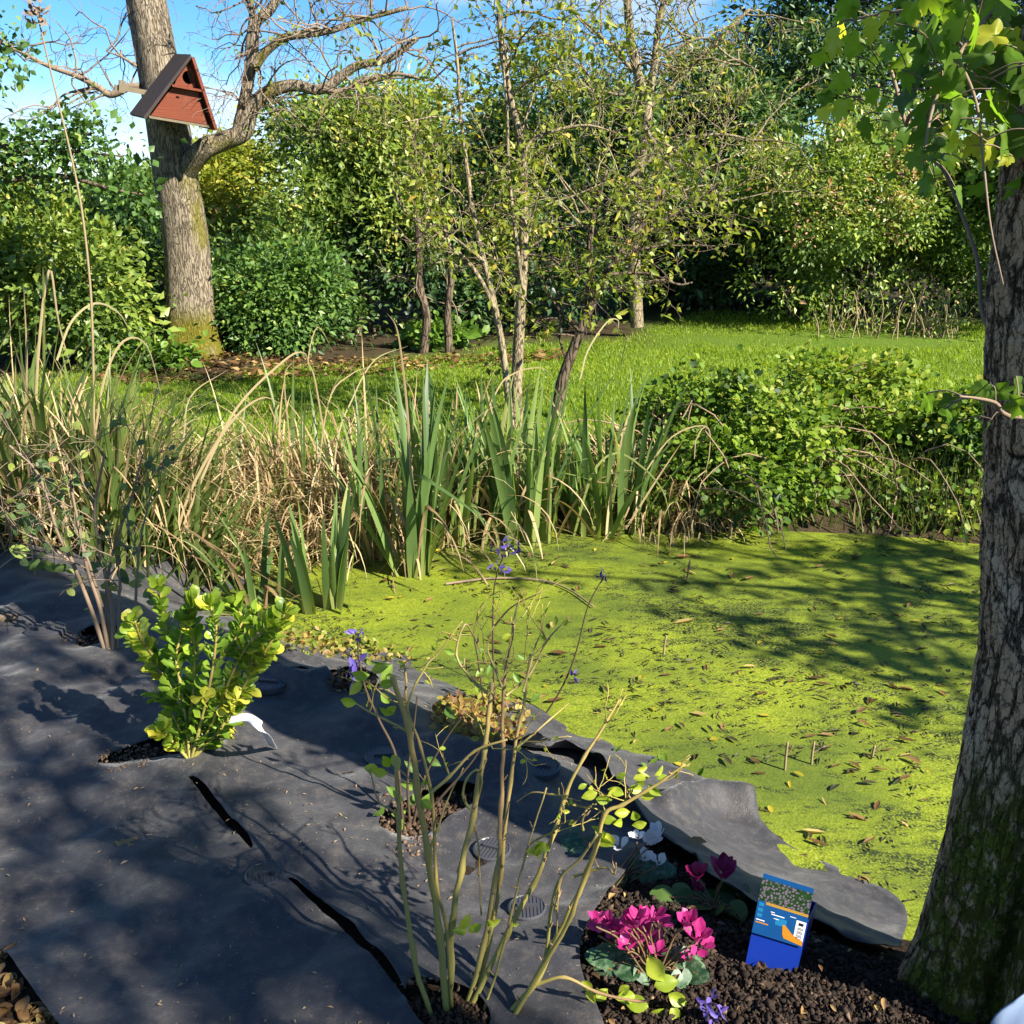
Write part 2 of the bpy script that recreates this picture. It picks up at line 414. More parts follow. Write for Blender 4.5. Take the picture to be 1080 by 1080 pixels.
def cloud(mb, ells, ncl, per, L, W, rc=.3, R=rng, tmean=.5, tsd=.18, shape='rhomb', shell=.5, droop=.2, zmin=.05, lsd=.25, keep=None, lobes=0, lsize=(.3, .6)):
    """leaf clumps spread through a union of ellipsoids, thicker towards the outside"""
    ells = [(np.array(c, float), np.array(r, float)) for c, r in ells]
    w = np.array([np.prod(r) ** (2 / 3) for c, r in ells]); k = R.choice(len(ells), size=ncl, p=w / w.sum())
    Cc = np.array([ells[i][0] for i in k]); Rr = np.array([ells[i][1] for i in k])
    u = rdir(ncl, R); q = 1.03 - shell * R.random(ncl) ** 1.4
    q = np.where(R.random(ncl) < .12, q * R.uniform(1.02, 1.18, ncl), q)
    cc = Cc + u * Rr * q[:, None]
    out = norm(u / Rr)
    lt = np.zeros(ncl)
    if lobes:
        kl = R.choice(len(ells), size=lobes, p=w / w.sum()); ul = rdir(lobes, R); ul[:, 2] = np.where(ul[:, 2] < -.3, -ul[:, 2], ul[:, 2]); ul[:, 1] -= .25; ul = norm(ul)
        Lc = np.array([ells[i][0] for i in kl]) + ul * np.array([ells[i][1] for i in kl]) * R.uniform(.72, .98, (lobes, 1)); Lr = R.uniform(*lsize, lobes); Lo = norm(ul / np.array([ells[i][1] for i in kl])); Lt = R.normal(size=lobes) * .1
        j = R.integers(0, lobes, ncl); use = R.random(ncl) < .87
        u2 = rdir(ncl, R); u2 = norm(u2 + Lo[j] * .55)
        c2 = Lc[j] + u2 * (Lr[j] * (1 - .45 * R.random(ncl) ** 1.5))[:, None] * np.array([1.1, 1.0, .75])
        cc = np.where(use[:, None], c2, cc); out = np.where(use[:, None], norm(u2 + Lo[j] * .5), out); lt = np.where(use, Lt[j] + .12 * u2[:, 2], -.15)  # tint carries light and shade: lobe tops paler, inner leaves darker
    ok = cc[:, 2] > zmin
    if keep is not None: ok &= keep(cc)
    cc, out, lt = cc[ok], out[ok], lt[ok]; n = len(cc)
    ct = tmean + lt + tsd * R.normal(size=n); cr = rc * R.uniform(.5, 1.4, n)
    P = np.repeat(cc, per, 0); O = np.repeat(out, per, 0); cr = np.repeat(cr, per); m = len(P)
    off = R.normal(size=(m, 3)) * cr[:, None] * .5; P = P + off
    D = norm(O * .5 + norm(off) * .7 + R.normal(size=(m, 3)) * .55 + np.array([0, 0, -droop]))
    N = norm(O * .55 + np.array([0, 0, .75]) + R.normal(size=(m, 3)) * .5)
    s = R.lognormal(0, lsd, m)
    okz = P[:, 2] > zmin
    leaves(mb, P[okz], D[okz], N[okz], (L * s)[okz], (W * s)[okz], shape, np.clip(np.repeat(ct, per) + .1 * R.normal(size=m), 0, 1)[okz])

# ================================================================== GROUND, POND
xs, ys = GX, GY
X, Y = np.meshgrid(xs, ys); Z = GZ.ravel()
far = np.maximum(np.abs(X), np.abs(Y)).ravel()
mb = MB(); nx, ny = len(xs), len(ys)
i, j = np.meshgrid(np.arange(ny - 1), np.arange(nx - 1), indexing='ij'); b0 = (i * nx + j).ravel()
mb.add(np.stack([X.ravel(), Y.ravel(), Z], 1), np.stack([b0, b0 + 1, b0 + nx + 1, b0 + nx], 1))
dP = pond_sd(X, Y)
LAWN0 = [atz(x, y, 0)[:2] for x, y in [(120, 388), (230, 396), (300, 384), (440, 376), (520, 366), (640, 354), (730, 342), (860, 346), (1000, 346), (1300, 342)]]
def lawn_mask(x, y):
    x = np.ravel(x); y = np.ravel(y)
    lx = np.array([p[0] for p in LAWN0]); ly = np.array([p[1] for p in LAWN0])
    edge = np.interp(x, lx, ly) + .35 * fbm(x * .9, y * .9, seed=21)
    m = sstep(0, -.5, y - edge) * sstep(6.0, 7.0, y + .25 * fbm(x * 2, y * 2, seed=5) + .15 * x)
    return m * sstep(.35, .8, pond_sd(x, y)) * sstep(-5.5, -4.2, x)
LM = lawn_mask(X, Y)
t = NT('ground')
v = t.coords()
n1 = t.noise(v, 3.0, 6, .6); n2 = t.noise(v, 60, 5, .65)
soil = t.mix(n2, (.010, .007, .005, 1), (.055, .036, .024, 1))
litter = t.mix(t.noise(v, 35, 5, .7), (.024, .018, .010, 1), (.085, .060, .032, 1))
lawnc = t.mix(n1, (.07, .13, .012, 1), (.12, .20, .02, 1))
lawnc = t.mix(t.ramp(n2, [(.35, (0, 0, 0)), (.75, (.6, .6, .6))]), lawnc, (.07, .075, .02, 1))
far_soil = t.mix(t.ramp(t.attr('back'), [(0, (0, 0, 0)), (1, (1, 1, 1))]), soil, litter)
c = t.mix(t.attr('lawn'), far_soil, lawnc)
M_ground = t.done(t.bsdf(c, .95, .1, t.bump(n2, .9, .02)))
back = sstep(4.6, 5.6, Y.ravel())
tag(mb.build('ground', M_ground, extra={'lawn': LM, 'back': back}), kind='structure')

mb = MB(); px_, py_ = np.meshgrid(np.linspace(-3.5, 6.5, 120), np.linspace(1.6, 7.6, 80)); nx, ny = 120, 80
zz = WATER + .004 * fbm(px_ * 2.5, py_ * 2.5, seed=31)
i, j = np.meshgrid(np.arange(ny - 1), np.arange(nx - 1), indexing='ij'); b0 = (i * nx + j).ravel()
mb.add(np.stack([px_.ravel(), py_.ravel(), zz.ravel()], 1), np.stack([b0, b0 + 1, b0 + nx + 1, b0 + nx], 1))
t = NT('duckweed'); v = t.coords()
vo = t.n('ShaderNodeTexVoronoi'); vo.inputs['Scale'].default_value = 150; t.l(v, vo.inputs['Vector'])
g1 = t.mix(vo.outputs['Color'], (.15, .24, .006, 1), (.34, .46, .02, 1))
sp = t.n('ShaderNodeSeparateColor'); t.l(vo.outputs['Color'], sp.inputs[0])
g1 = t.ramp(sp.outputs[0], [(0, (.115, .155, .009)), (.4, (.165, .21, .012)), (.75, (.215, .255, .018)), (1, (.26, .285, .035))])
big = t.noise(t.coords((1, 1.5, 1)), 1.1, 6, .62)
g2 = t.mix(t.ramp(big, [(.40, (0, 0, 0)), (.62, (.9, .9, .9))]), g1, t.mix(sp.outputs[1], (.050, .080, .01, 1), (.095, .125, .018, 1)))
mid = t.noise(t.coords((1, 2.2, 1)), 7.5, 7, .7)
md = t.n('ShaderNodeMath', operation='MULTIPLY_ADD'); t.l(t.noise(t.coords((1, 1.3, 1)), .9, 3, .5), md.inputs[0]); md.inputs[1].default_value = .55; t.l(mid, md.inputs[2])
gaps = t.ramp(md.outputs[0], [(.755, (0, 0, 0)), (.87, (.95, .95, .95))])
gapm = t.n('ShaderNodeMath', operation='MULTIPLY'); t.l(gaps, gapm.inputs[0])
t.l(t.ramp(sp.outputs[2], [(.35, (0, 0, 0)), (.5, (1, 1, 1))]), gapm.inputs[1])
g3 = t.mix(gapm.outputs[0], g2, (.022, .030, .012, 1))
M_pond = t.done(t.bsdf(g3, .6, .2, t.bump(vo.outputs['Distance'], .25, .004)))
pond_o = tag(mb.build('pond', M_pond), kind='structure')

# ================================================================== GRASS (uncountable)
def grass(name, n, xr, yr, maskf, h, w, mat, R):
    x = R.uniform(*xr, n); y = R.uniform(*yr, n); ok = maskf(x, y) > R.random(n); x, y = x[ok], y[ok]; n = len(x)
    z = terrain(x, y); a = R.uniform(0, 2 * np.pi, n); hh = h * R.lognormal(0, .3, n); ww = w * R.uniform(.6, 1.4, n)
    P = np.stack([x, y, z - .003], 1); s = np.stack([np.cos(a), np.sin(a), 0 * a], 1) * ww[:, None] * .5
    lean = np.stack([-np.sin(a), np.cos(a), 0 * a], 1) * (hh * R.uniform(-.7, .7, n))[:, None]
    V = np.stack([P - s, P + s, P + lean + np.array([0, 0, 1]) * hh[:, None]], 1).reshape(-1, 3)
    ct = np.clip(.5 + .28 * fbm(x * 1.2, y * 1.2, seed=77) + .18 * R.normal(size=n), 0, 1)
    m = MB(); m.add(V, np.arange(3 * n).reshape(-1, 3), np.repeat(ct, 3), np.tile([0, 0, 1.], n)); return m.build(name, mat)
M_grass = leaf_mat('grass_blades', [(0, (.11, .175, .012)), (.45, (.20, .29, .018)), (.8, (.28, .36, .025)), (1, (.33, .31, .08))], .5, .5, .3)
tag(grass('grass', 230000, (-5, 9), (6.2, 15.5), lawn_mask, .030, .013, M_grass, rng), 'short bright green lawn grass behind the pond', 'grass', kind='stuff')
def rim(x, y):
    d = pond_sd(x, y); return sstep(.02, .12, d) * sstep(.75, .3, d) * (np.ravel(y) > 5.0) * .9
M_rough = leaf_mat('rough_grass', [(0, (.05, .09, .014)), (.5, (.11, .15, .025)), (1, (.30, .24, .11))], .35, .55, .3)
tag(grass('rough_grass', 42000, (-4, 6.5), (4.8, 8), rim, .16, .014, M_rough, rng), 'rough long grass and dry stalks along the far pond edge', 'grass', kind='stuff')

# ================================================================== WEED MEMBRANE
FAB = [(-300, 575), (-120, 578), (30, 582), (60, 590), (110, 588), (160, 596), (200, 606), (240, 618), (262, 628), (300, 642), (370, 657), (430, 682), (470, 702), (520, 724), (560, 744), (600, 762), (640, 790), (668, 850), (690, 888), (680, 915), (662, 932), (645, 955), (622, 985), (606, 1012), (612, 1040), (633, 1082), (652, 1130), (480, 1150), (300, 1150), (90, 1130), (52, 1082), (36, 1058), (18, 1030), (0, 1003), (-60, 960), (-260, 900)]
STRIP = [(528, 800), (548, 806), (562, 816), (580, 812), (602, 812), (628, 822), (646, 850), (660, 878), (690, 892), (720, 915), (740, 945), (780, 965), (830, 980), (862, 986), (882, 1000), (905, 1003), (920, 1014), (945, 1017), (953, 995), (957, 972), (938, 954), (905, 938), (860, 917), (830, 905), (800, 880), (790, 860), (760, 848), (735, 842), (700, 820), (668, 792), (640, 770), (600, 746), (560, 732), (530, 745), (520, 775)]
HOLES = [
    [(75, 690), (84, 676), (100, 668), (126, 668), (132, 680), (126, 689), (100, 690)],
    [(90, 816), (118, 800), (150, 790), (200, 784), (236, 788), (240, 800), (225, 810), (180, 810), (130, 812)],
    [(392, 878), (404, 858), (430, 848), (480, 838), (508, 836), (512, 858), (470, 868), (452, 886), (420, 890)],
    [(420, 1062), (428, 1048), (450, 1044), (480, 1050), (505, 1052), (525, 1070), (528, 1092), (480, 1110), (430, 1090)],
    [(345, 734), (343, 718), (362, 712), (396, 716), (402, 730), (380, 738)],
    [(455, 772), (470, 742), (520, 738), (556, 752), (545, 780), (512, 792), (478, 780)],
    [(296, 688), (300, 668), (330, 664), (366, 682), (372, 690), (330, 690)],
    [(195, 833), (214, 849), (228, 858), (246, 877), (262, 893), (274, 909), (268, 910), (254, 894), (238, 880), (222, 862), (207, 850)],
    [(294, 934), (312, 944), (328, 957), (345, 966), (358, 980), (372, 994), (386, 1014), (399, 1026), (413, 1046), (426, 1060), (440, 1078), (434, 1080), (418, 1062), (402, 1046), (391, 1030), (377, 1015), (362, 994), (349, 978), (334, 966), (318, 954), (304, 944)],
    [(292, 714), (318, 710), (346, 727), (320, 731), (296, 727)],
]
def wob(P, amp, R, closed=True):
    """subdivide an outline and roughen it a little"""
    P = [np.asarray(p[:2], float) for p in P]; out = []
    for k in range(len(P)):
        a, b = P[k], P[(k + 1) % len(P)]; n = max(2, int(np.linalg.norm(b - a) / .022)); n = min(n, 60)
        for q in range(n): out.append(a + (b - a) * q / n)
    out = np.array(out)
    # smooth, then jitter
    for _ in range(8): out = (np.roll(out, 1, 0) + 2 * out + np.roll(out, -1, 0)) / 4
    s = np.arange(len(out)); return out + amp * np.stack([fbm(s * .23, 0 * s, R, seed=11), fbm(s * .23, 0 * s + 9, R, seed=12)], 1)
fab_o = wob([gp(*p) for p in FAB], .006, 1)
strip_o = wob([gp(*p) for p in STRIP], .006, 2)
holes_o = [wob([gp(*p) for p in h], .004, 3 + k) for k, h in enumerate(HOLES)]
def sheet(outer, holes, step, zf, name, label, mat):
    lo, hi = outer.min(0), outer.max(0)
    gx, gy = np.meshgrid(np.arange(lo[0], hi[0], step), np.arange(lo[1], hi[1], step))
    G = np.stack([gx.ravel(), gy.ravel()], 1) + rng.uniform(-.25, .25, (gx.size, 2)) * step
    ok = inside(G, outer) & (seg_dist(G, outer) > step * .45)
    for h in holes: ok &= ~inside(G, h) & (seg_dist(G, h) > step * .45)
    G = G[ok]; pts = [tuple(p) for p in outer]; edges = [(k, (k + 1) % len(outer)) for k in range(len(outer))]
    for h in holes:
        b = len(pts); pts += [tuple(p) for p in h]; edges += [(b + k, b + (k + 1) % len(h)) for k in range(len(h))]
    nb = len(pts); pts += [tuple(p) for p in G]
    v2, e2, f2, *_ = delaunay_2d_cdt([Vector(p) for p in pts], edges, [], 0, 1e-6)
    V2 = np.array([tuple(v) for v in v2]); F = np.array([f for f in f2 if len(f) == 3])
    cen = V2[F].mean(1); ok = inside(cen, outer)
    for h in holes: ok &= ~inside(cen, h)
    F = F[ok]
    Q = V2[F]; ar = (Q[:, 1, 0] - Q[:, 0, 0]) * (Q[:, 2, 1] - Q[:, 0, 1]) - (Q[:, 1, 1] - Q[:, 0, 1]) * (Q[:, 2, 0] - Q[:, 0, 0])
    F[ar < 0] = F[ar < 0][:, ::-1]
    de = seg_dist(V2, outer)
    for h in holes: de = np.minimum(de, seg_dist(V2, h))
    z = zf(V2[:, 0], V2[:, 1], de)
    m = MB(); m.add(np.column_stack([V2, z]), F)
    o = m.build(name, mat, extra={'edge': np.exp(-de / .03)})
    sol = o.modifiers.new('thickness', 'SOLIDIFY'); sol.thickness = .002; sol.offset = 1
    return tag(o, label, 'weed membrane')
arch = np.array([gp(*p)[:2] for p in [(556, 818), (575, 811), (602, 811), (630, 822), (648, 850), (662, 880)]])
lipL = np.array([gp(*p)[:2] for p in [(785, 864), (750, 858), (722, 862), (706, 872)]])
slitR = np.array([gp(*p)[:2] for p in [(300, 930), (334, 950), (366, 972), (395, 1005), (424, 1042), (452, 1080)]])
foldA = np.array([gp(*p)[:2] for p in [(285, 716), (320, 733), (350, 730)]])
ridge1 = np.array([gp(*p)[:2] for p in [(250, 770), (240, 800), (225, 830), (215, 845)]])
bump2 = np.array([gp(*p)[:2] for p in [(470, 800), (500, 815), (535, 822)]])
rimF = np.array([gp(*p)[:2] for p in [(180, 615), (215, 614), (240, 624), (262, 634)]])
PEGS = [(48, 664), (283, 720), (279, 923), (519, 896), (556, 958), (405, 798), (571, 809)]
peg_xy = np.array([gp(*p)[:2] for p in PEGS])
slit1L = np.array([gp(*p)[:2] for p in [(195, 833), (212, 848), (226, 859), (243, 877), (258, 893), (271, 909)]])
slit2L = np.array([gp(*p)[:2] for p in [(294, 934), (310, 945), (325, 958), (340, 968), (354, 982), (368, 999), (382, 1016), (396, 1032), (410, 1050), (437, 1079)]])
def one_side(P, line):
    d = line[-1] - line[0]; L = np.linalg.norm(d); d = d / L; q = P - line[0]
    k = np.clip((q @ d) / L, 0, 1); ref = np.stack([np.interp(k, np.linspace(0, 1, len(line)), line[:, i]) for i in (0, 1)], 1)
    s = (P - ref) @ np.array([-d[1], d[0]])
    return sstep(-.003, .006, s), np.sin(np.pi * np.clip((q @ d) / L, 0, 1))
def fz(x, y, de):
    P = np.stack([x, y], 1)
    z = terrain(x, y) + .036
    z = z + .045 * fbm(x * 2.2 + 5, y * 2.2, seed=41) + .017 * fbm(x * 6, y * 6, seed=42) - .012 * np.abs(fbm(x * 3.1 + 2, y * 3.1, seed=49)) ** .7 + .003 * fbm(x * 20, y * 20, seed=43)
    w = x * .55 + y * .83 + .25 * fbm(x * 1.2, y * 1.2, seed=44)
    z = z + .014 * np.sin(w * 13) * sstep(-.2, .5, fbm(x * 1.3, y * 1.3, seed=45))
    for ln, am, wd in ((slit1L, .016, .05), (slit2L, .030, .06)):
        sd_, bow = one_side(P, ln); z = z + am * np.exp(-(seg_dist(P, ln, False) / wd) ** 2) * sd_ * bow * (.65 + .7 * vnoise(x * 11, y * 11, seed=48))
    for k_, pc in enumerate(peg_xy):
        dx, dy = x - pc[0], y - pc[1]; dd = np.hypot(dx, dy); an = np.arctan2(dy, dx)
        z = z - .014 * np.exp(-(dd / .075) ** 2) + .0065 * np.cos(an * (5 + k_ % 3) + 2.3 * k_ + 2.5 * dd) * np.exp(-dd / .16) * sstep(.03, .09, dd)
    z = z + .06 * np.exp(-(seg_dist(P, foldA, False) / .05) ** 2)
    z = z + .030 * np.exp(-(seg_dist(P, ridge1, False) / .06) ** 2)
    z = z + .06 * np.exp(-(seg_dist(P, bump2, False) / .08) ** 2)
    z = z + .08 * np.exp(-(seg_dist(P, rimF, False) / .10) ** 2)
    z = z + .010 * np.exp(-de / .025) * (.4 + fbm(x * 7, y * 7, seed=46))
    return z
def fz2(x, y, de):
    P = np.stack([x, y], 1)
    z = fz(x, y, de * 0 + 1) + .016
    z = z + .055 * np.exp(-(seg_dist(P, arch, False) / .05) ** 2)
    z = z + .085 * np.exp(-(seg_dist(P, lipL, False) / .055) ** 2)
    z = z + .018 * np.exp(-de / .03) * (.3 + 1.2 * fbm(x * 6, y * 6, seed=47))
    return z
t = NT('membrane'); v = t.coords()
n1 = t.noise(v, 3.5, 6, .6); n2 = t.noise(v, 260, 3, .6); n3 = t.noise(v, 28, 6, .7)
c = t.mix(t.ramp(n1, [(.3, (0, 0, 0)), (.7, (1, 1, 1))]), (.017, .017, .019, 1), (.034, .033, .035, 1))
c = t.mix(t.ramp(n3, [(.48, (0, 0, 0)), (.72, (.7, .7, .7))]), c, (.105, .088, .07, 1))
c = t.mix(t.ramp(t.noise(v, 95, 2, .5), [(.69, (0, 0, 0)), (.73, (.5, .5, .5))]), c, (.22, .185, .145, 1))
c = t.mix(t.ramp(n2, [(.3, (.0, .0, .0)), (.8, (.5, .5, .5))]), c, (.038, .038, .043, 1))
hh = t.n('ShaderNodeMath', operation='ADD'); t.l(n2, hh.inputs[0]); t.l(n3, hh.inputs[1])
M_fab = t.done(t.bsdf(c, .58, .38, t.bump(hh.outputs[0], .4, .005), **{'Sheen Weight': .15, 'Sheen Roughness': .4}))
sheet(fab_o, holes_o, .026, fz, 'weed_membrane', 'large creased black weed membrane laid over the near bank, slit for planting', M_fab)
sheet(strip_o, [], .024, fz2, 'weed_membrane', 'narrow strip of black weed membrane with a curled edge between pond and flower bed', M_fab)
def on_fab(px, py, dz=0):
    z = -.05
    for _ in range(8):
        p = atz(px, py, z); z = .5 * z + .5 * (float(fz(np.array([p[0]]), np.array([p[1]]), np.array([1.]))[0]) + dz)
    return atz(px, py, z)

# soil crumbs, litter (uncountable)
def crumbs(name, outlines, dens, size, mat, label, R, hmax=.02, n_max=42000, zf=None):
    ico = bpy.data.meshes.new('tmp'); import bmesh; bm = bmesh.new(); bmesh.ops.create_icosphere(bm, subdivisions=1, radius=1)
    T = np.array([v.co[:] for v in bm.verts]); F = np.array([[v.index for v in f.verts] for f in bm.faces]); bm.free(); bpy.data.meshes.remove(ico)
    m = MB()
    for o in outlines:
        lo, hi = o.min(0), o.max(0); n = int(dens * np.prod(hi - lo)); p = R.uniform(lo, hi, (n, 2)); p = p[inside(p, o)][:n_max]; n = len(p)
        if n == 0: continue
        s = size * R.lognormal(-.2, .6, n); s = np.minimum(s, size * 2.8)
        z = (terrain(p[:, 0], p[:, 1]) if zf is None else zf(p[:, 0], p[:, 1])) + s * .3 + R.random(n) * hmax * .3
        A = R.normal(size=(n, 3, 3)); Qm, _ = np.linalg.qr(A)
        V = T[None] * (1 + .5 * R.normal(size=(n, len(T), 1))) * np.array([1, .8, .65])[None, None]
        V = np.einsum('nij,nkj->nki', Qm, V) * s[:, None, None] + np.column_stack([p, z])[:, None]
        m.add(V, (F[None] + (np.arange(n) * len(T))[:, None, None]).reshape(-1, 3), np.repeat(np.clip(R.normal(.4, .25, n), 0, 1), len(T)))
    return tag(m.build(name, mat, smooth=True), label, 'soil', kind='stuff')
BED = np.array([gp(*p)[:2] for p in [(600, 1120), (585, 1010), (625, 930), (650, 890), (700, 885), (735, 920), (760, 955), (830, 975), (900, 1000), (950, 1015), (1080, 1020), (1200, 1060), (1200, 1130)]])
t = NT('soil'); c = t.ramp(t.attr('tint'), [(0, (.012, .009, .007)), (.6, (.038, .026, .019)), (.92, (.075, .05, .036)), (1, (.15, .10, .065))])
M_soil = t.done(t.bsdf(c, .9, .15))
crumbs('soil_crumbs', [BED], 52000, .0036, M_soil, 'dark crumbly soil of the flower bed beside the tree', rng)
crumbs('soil_crumbs', [h * 1.0 for h in holes_o[:4]] + [holes_o[4]], 15000, .0045, plain_mat('soil_hole', (.11, .07, .045, 1), .9, .1, (.03, .02, .014, 1), 40), 'brown soil showing through the planting holes in the membrane', rng)
M_litter = plain_mat('litter', (.26, .17, .09, 1), .8, .2, (.09, .05, .03, 1), 30)
def litter(name, outline, n, L, mat, label, R, zoff=.006, shape='leafhi', aspect=.45, zf=None):
    lo, hi = outline.min(0), outline.max(0); p = R.uniform(lo, hi, (n * 3, 2)); p = p[inside(p, outline)][:n]; n = len(p)
    z = (terrain(p[:, 0], p[:, 1]) if zf is None else zf(p[:, 0], p[:, 1])) + zoff + R.random(n) * zoff
    a = R.uniform(0, 6.28, n); D = np.stack([np.cos(a), np.sin(a), R.normal(0, .25, n)], 1); N = np.array([0, 0, 1]) + R.normal(0, .35, (n, 3))
    l = L * R.lognormal(0, .35, n); m = MB(); leaves(m, np.column_stack([p, z]), D, N, l, l * aspect, shape, R.random(n))
    return tag(m.build(name, mat), label, 'leaf litter', kind='stuff')
M_deadleaf = leaf_mat('dead_leaf', [(0, (.05, .028, .014)), (.5, (.16, .085, .03)), (.85, (.30, .19, .08)), (1, (.42, .33, .10))], .25, .55, .3, 1.2)
CORNER = np.array([gp(*p)[:2] for p in [(-120, 950), (-5, 1000), (25, 1040), (60, 1090), (60, 1140), (-140, 1140)]])
litter('leaf_litter', CORNER, 420, .04, M_deadleaf, 'dry brown leaf litter beyond the near left membrane edge', rng)
BANKL = np.array([gp(*p)[:2] for p in [(795, 878), (815, 868), (880, 905), (930, 938), (920, 948), (860, 922), (815, 900)]])
litter('leaf_litter', BANKL, 260, .026, M_deadleaf, 'brown leaves washed up along the membrane edge of the pond', rng, .02)
litter('leaf_litter', BED, 120, .018, M_deadleaf, 'scattered dry leaf scraps on the flower bed soil', rng, .018)
TREEF = np.array([gp(*p)[:2] for p in [(90, 402), (180, 378), (260, 372), (360, 380), (470, 376), (600, 372), (590, 382), (400, 396), (300, 400), (200, 408)]])
litter('leaf_litter', TREEF, 1500, .075, M_deadleaf, 'brown leaf litter round the foot of the nest box tree', rng, .02, 'rhomb')
LEFTB = np.array([gp(*p)[:2] for p in [(-60, 560), (40, 560), (60, 584), (-60, 590)]])
litter('leaf_litter', LEFTB, 300, .05, M_deadleaf, 'brown dead leaves under the reeds at the far left membrane edge', rng, .02)
spill = [np.array([gp(*p)[:2] for p in o_]) for o_ in ([(92, 815), (116, 798), (150, 790), (170, 800), (160, 818), (120, 824)], [(400, 905), (430, 885), (460, 890), (470, 905), (430, 915)], [(395, 858), (400, 845), (425, 845), (430, 880), (405, 885)], [(415, 1060), (440, 1040), (500, 1045), (480, 1058)], [(545, 965), (555, 950), (575, 958), (568, 972)], [(60, 682), (90, 672), (100, 690), (70, 692)])]
def fz_top(x, y): return fz(x, y, np.ones_like(x))
crumbs('spilled_soil', spill, 9000, .0032, plain_mat('soil_dry', (.20, .13, .085, 1), .9, .1, (.07, .045, .03, 1), 40), 'dry brown soil spilled on the membrane beside the planting holes', rng, .004, zf=fz_top)
# specks of debris lying on the membrane
def fz_top(x, y): return fz(x, y, np.ones_like(x))
M_straw = plain_mat('straw', (.34, .25, .14, 1), .8, .2, (.12, .08, .045, 1), 60)
litter('straw_specks', fab_o, 2600, .010, M_straw, 'tiny straw and soil specks strewn over the black membrane', rng, .004, 'rhomb', .3, fz_top)

# ================================================================== TREES AND SHRUBS BEHIND
B_GREY = bark_mat('bark_grey', (.11, .085, .055, 1), (.30, .25, .17, 1), ((.05, .055, .008, 1), (.16, .15, .02, 1)), 16, .25, .7)
B_BROWN = bark_mat('bark_brown', (.07, .05, .035, 1), (.20, .15, .10, 1), None, 20, .25, .5)
B_PALE = bark_mat('bark_pale', (.26, .20, .12, 1), (.46, .38, .23, 1), None, 25, .3, .4)
B_SLIM = bark_mat('bark_slim', (.17, .135, .08, 1), (.38, .31, .19, 1), None, 30, .3, .4)
M_twig = plain_mat('twig_brown', (.14, .10, .07, 1), .8, .2, (.27, .20, .13, 1), 8)
M_twigp = plain_mat('twig_pale', (.30, .24, .13, 1), .7, .2, (.18, .13, .07, 1), 6)
G_ = (1.55, 1.52, 2.0)
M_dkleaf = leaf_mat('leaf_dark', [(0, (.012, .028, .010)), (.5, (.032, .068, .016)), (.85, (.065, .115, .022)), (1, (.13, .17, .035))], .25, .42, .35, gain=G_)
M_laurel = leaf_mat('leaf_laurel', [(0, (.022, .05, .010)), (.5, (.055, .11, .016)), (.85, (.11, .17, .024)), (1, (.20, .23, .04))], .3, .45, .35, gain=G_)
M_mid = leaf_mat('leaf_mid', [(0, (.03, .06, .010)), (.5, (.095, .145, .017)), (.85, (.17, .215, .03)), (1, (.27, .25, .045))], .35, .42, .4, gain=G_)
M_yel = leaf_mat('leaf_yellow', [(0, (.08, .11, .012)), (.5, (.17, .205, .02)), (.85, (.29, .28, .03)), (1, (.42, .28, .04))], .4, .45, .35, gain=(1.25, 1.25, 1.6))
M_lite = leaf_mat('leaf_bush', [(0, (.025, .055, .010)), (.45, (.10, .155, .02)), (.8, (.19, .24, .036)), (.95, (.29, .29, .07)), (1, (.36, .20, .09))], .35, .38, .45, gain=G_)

def px_ell(x0, x1, ytop, Y, depth=None, zlow=0.0, cx=None):
    s = mpp(Y); w = (x1 - x0) * s / 2; c = atY((x0 + x1) / 2, 300, Y); zt = atY((x0 + x1) / 2, ytop, Y)[2]
    d = depth if depth else w * .8
    return (c[0], Y, (zt + zlow) / 2), (w, d, (zt - zlow) / 2)
def shrub(name, label, cat, ells, ncl, per, L, W, mat, rc=.3, trunk=None, stems=5, bark=B_BROWN, seed=0, group=None, **kw):
    R = np.random.default_rng(100 + seed)
    c0 = np.array(ells[0][0], float); bx, by = (trunk if trunk else (c0[0], c0[1])); base = np.array([bx, by, tz(bx, by) - .05])
    root = thing(name, label, cat, base, group)
    m = MB()
    for k in range(stems):
        c, r = ells[k % len(ells)]; tip = np.array(c) + rdir(1, R)[0] * np.array(r) * .6; tip[2] = max(tip[2], .5)
        st = base + np.array([R.normal() * .12, R.normal() * .12, 0]); mid = st * .5 + tip * .5 + R.normal(size=3) * .12; mid[2] += .1
        P = catmull([st, mid, tip], 6); tube(m, P, np.linspace(.045, .012, len(P)) * (1 + .4 * (stems < 3)), 6)
        for q in range(4):
            i = R.integers(4, len(P)); twig(m, P[i], R.normal(size=3) + np.array([0, 0, .4]), r[0] * .6, .012, 1, R, 0, .3, .7, 3, None, .6)
    m.build('trunk' if stems == 1 else 'stems', bark, root)
    kw.setdefault('lobes', max(8, ncl // 32)); kw.setdefault('lsize', (.28, .58))
    m = MB(); cloud(m, ells, ncl, per, L, W, rc, R, **kw); m.build('foliage', mat, root)
    return root
E = px_ell
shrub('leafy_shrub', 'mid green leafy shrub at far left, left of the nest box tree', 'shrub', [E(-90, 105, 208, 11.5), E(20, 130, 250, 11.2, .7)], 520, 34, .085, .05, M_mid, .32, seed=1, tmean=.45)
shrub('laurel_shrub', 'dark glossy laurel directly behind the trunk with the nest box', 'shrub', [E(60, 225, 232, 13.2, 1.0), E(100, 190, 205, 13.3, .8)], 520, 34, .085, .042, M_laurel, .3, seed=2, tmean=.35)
shrub('yellowing_tree', 'small yellow green autumn tree in the gap between nest box tree and big shrub', 'tree', [E(205, 300, 165, 17, 1.1, .8)], 260, 32, .09, .06, M_yel, .35, seed=3, stems=3, tmean=.45)
